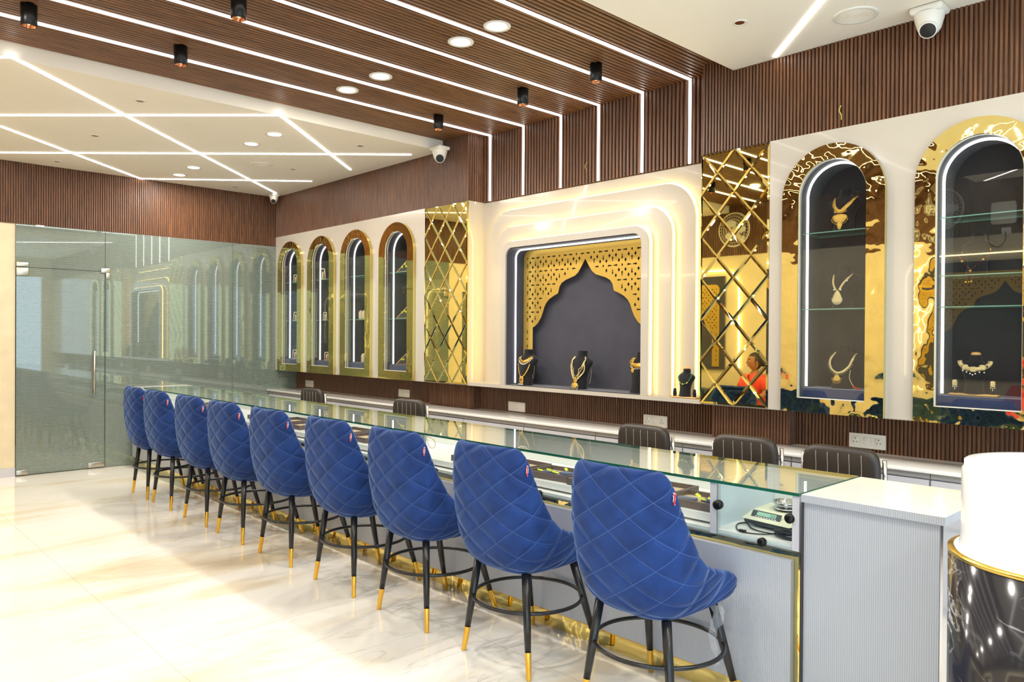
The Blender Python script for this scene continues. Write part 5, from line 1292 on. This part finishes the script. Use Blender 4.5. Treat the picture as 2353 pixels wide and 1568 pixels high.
    for (z, a, b, y) in S:
        for k in range(n): t = 2*PI*k/n; fold = 1+.02*math.sin(k*2.1+z*25); t_.v.append((a*math.cos(t)*fold, y+b*math.sin(t)*fold, z))
    for i in range(len(S)-1):
        for k in range(n): k2 = (k+1) % n; t_.quad((i*n+k, i*n+k2, (i+1)*n+k2, (i+1)*n+k), 0, True)
    t_.build('blouse', blouse, r_)
    for sx in (-1, 1): MB().tube([(sx*.155, -.01, .94), (sx*.185, .02, .87), (sx*.212, .055, .78)], [.062, .062, .052], 14).build('sleeve', blouse, r_)
    sk = MB(); S = [(-.14, .49, .19, .10), (.05, .50, .215, .115), (.22, .50, .22, .11), (.40, .49, .215, .105), (.50, .42, .21, .09), (.52, .28, .21, .085), (.53, .14, .22, .09), (.53, .06, .24, .10)]; S = cat([list(q) for q in S], 28)
    for i, (y, z, a, b) in enumerate(S):
        ang = 0 if i < 12 else min(1, (i-12)/8)*PI/2
        for k in range(n): t = 2*PI*k/n; f_ = 1+.03*math.sin(k*3.3+i*.2); c_, s_ = a*math.cos(t)*f_, b*math.sin(t)*f_; sk.v.append((c_, y+s_*math.sin(ang), z+s_*math.cos(ang)))
    for i in range(len(S)-1):
        for k in range(n): k2 = (k+1) % n; sk.quad((i*n+k, i*n+k2, (i+1)*n+k2, (i+1)*n+k), 0, True)
    sk.quad(list(range(n))[::-1]); sk.build('sari_skirt', cloth, r_)
    dr_ = MB(); P = [(.10, .20, .60), (.06, .165, .70), (0, .155, .80), (-.07, .14, .89), (-.115, .06, .965), (-.125, -.06, .965), (-.12, -.14, .86), (-.11, -.16, .70), (-.10, -.16, .58)]; P = cat([list(q) for q in P], 24); b = 0
    for i, p in enumerate(P):
        for j in range(7): u = (j/6-.5)*.15; dr_.v.append((p[0]+u*.95, p[1]+.012+.006*math.sin(j*2+i*.3)-abs(u)*.10*(1 if i < 12 else -1), p[2]+u*.35*(1 if i < 12 else 0)))
    for i in range(len(P)-1):
        for j in range(6): a = i*7+j; dr_.quad((a, a+1, a+8, a+7), 0, True)
    dr_.build('sari_drape', cloth, r_)
    bg_ = MB()
    for wi in (8, 11):
        a, b2 = Vector(J[wi]), Vector(J[wi-1]); d = (b2-a).normalized(); u = d.orthogonal().normalized(); w2 = d.cross(u)
        for k in range(3): c0 = a+d*(.02+.012*k); bg_.tube([tuple(c0+(u*math.cos(q)+w2*math.sin(q))*.031) for q in [2*PI*j/16 for j in range(16)]], .0025, 5, closed=True)
    bg_.build('bangles', M_jewel, r_)
    return r_
M_sari = plain('red_orange_silk', (226, 62, 36), .5, sheen=.3, noise=(18, .15)); M_sari2 = plain('crimson_silk', (196, 40, 54), .5, sheen=.3, noise=(18, .15))
person((-4.98, -.24, .0), .25, M_sari, M_sari, 'seated woman in a red-orange sari, mirrored in the diamond mirror strip')
person((-1.95, -.25, .0), .1, M_sari2, M_sari2, 'seated woman in a crimson sari, mirrored at the right edge of the rightmost case')
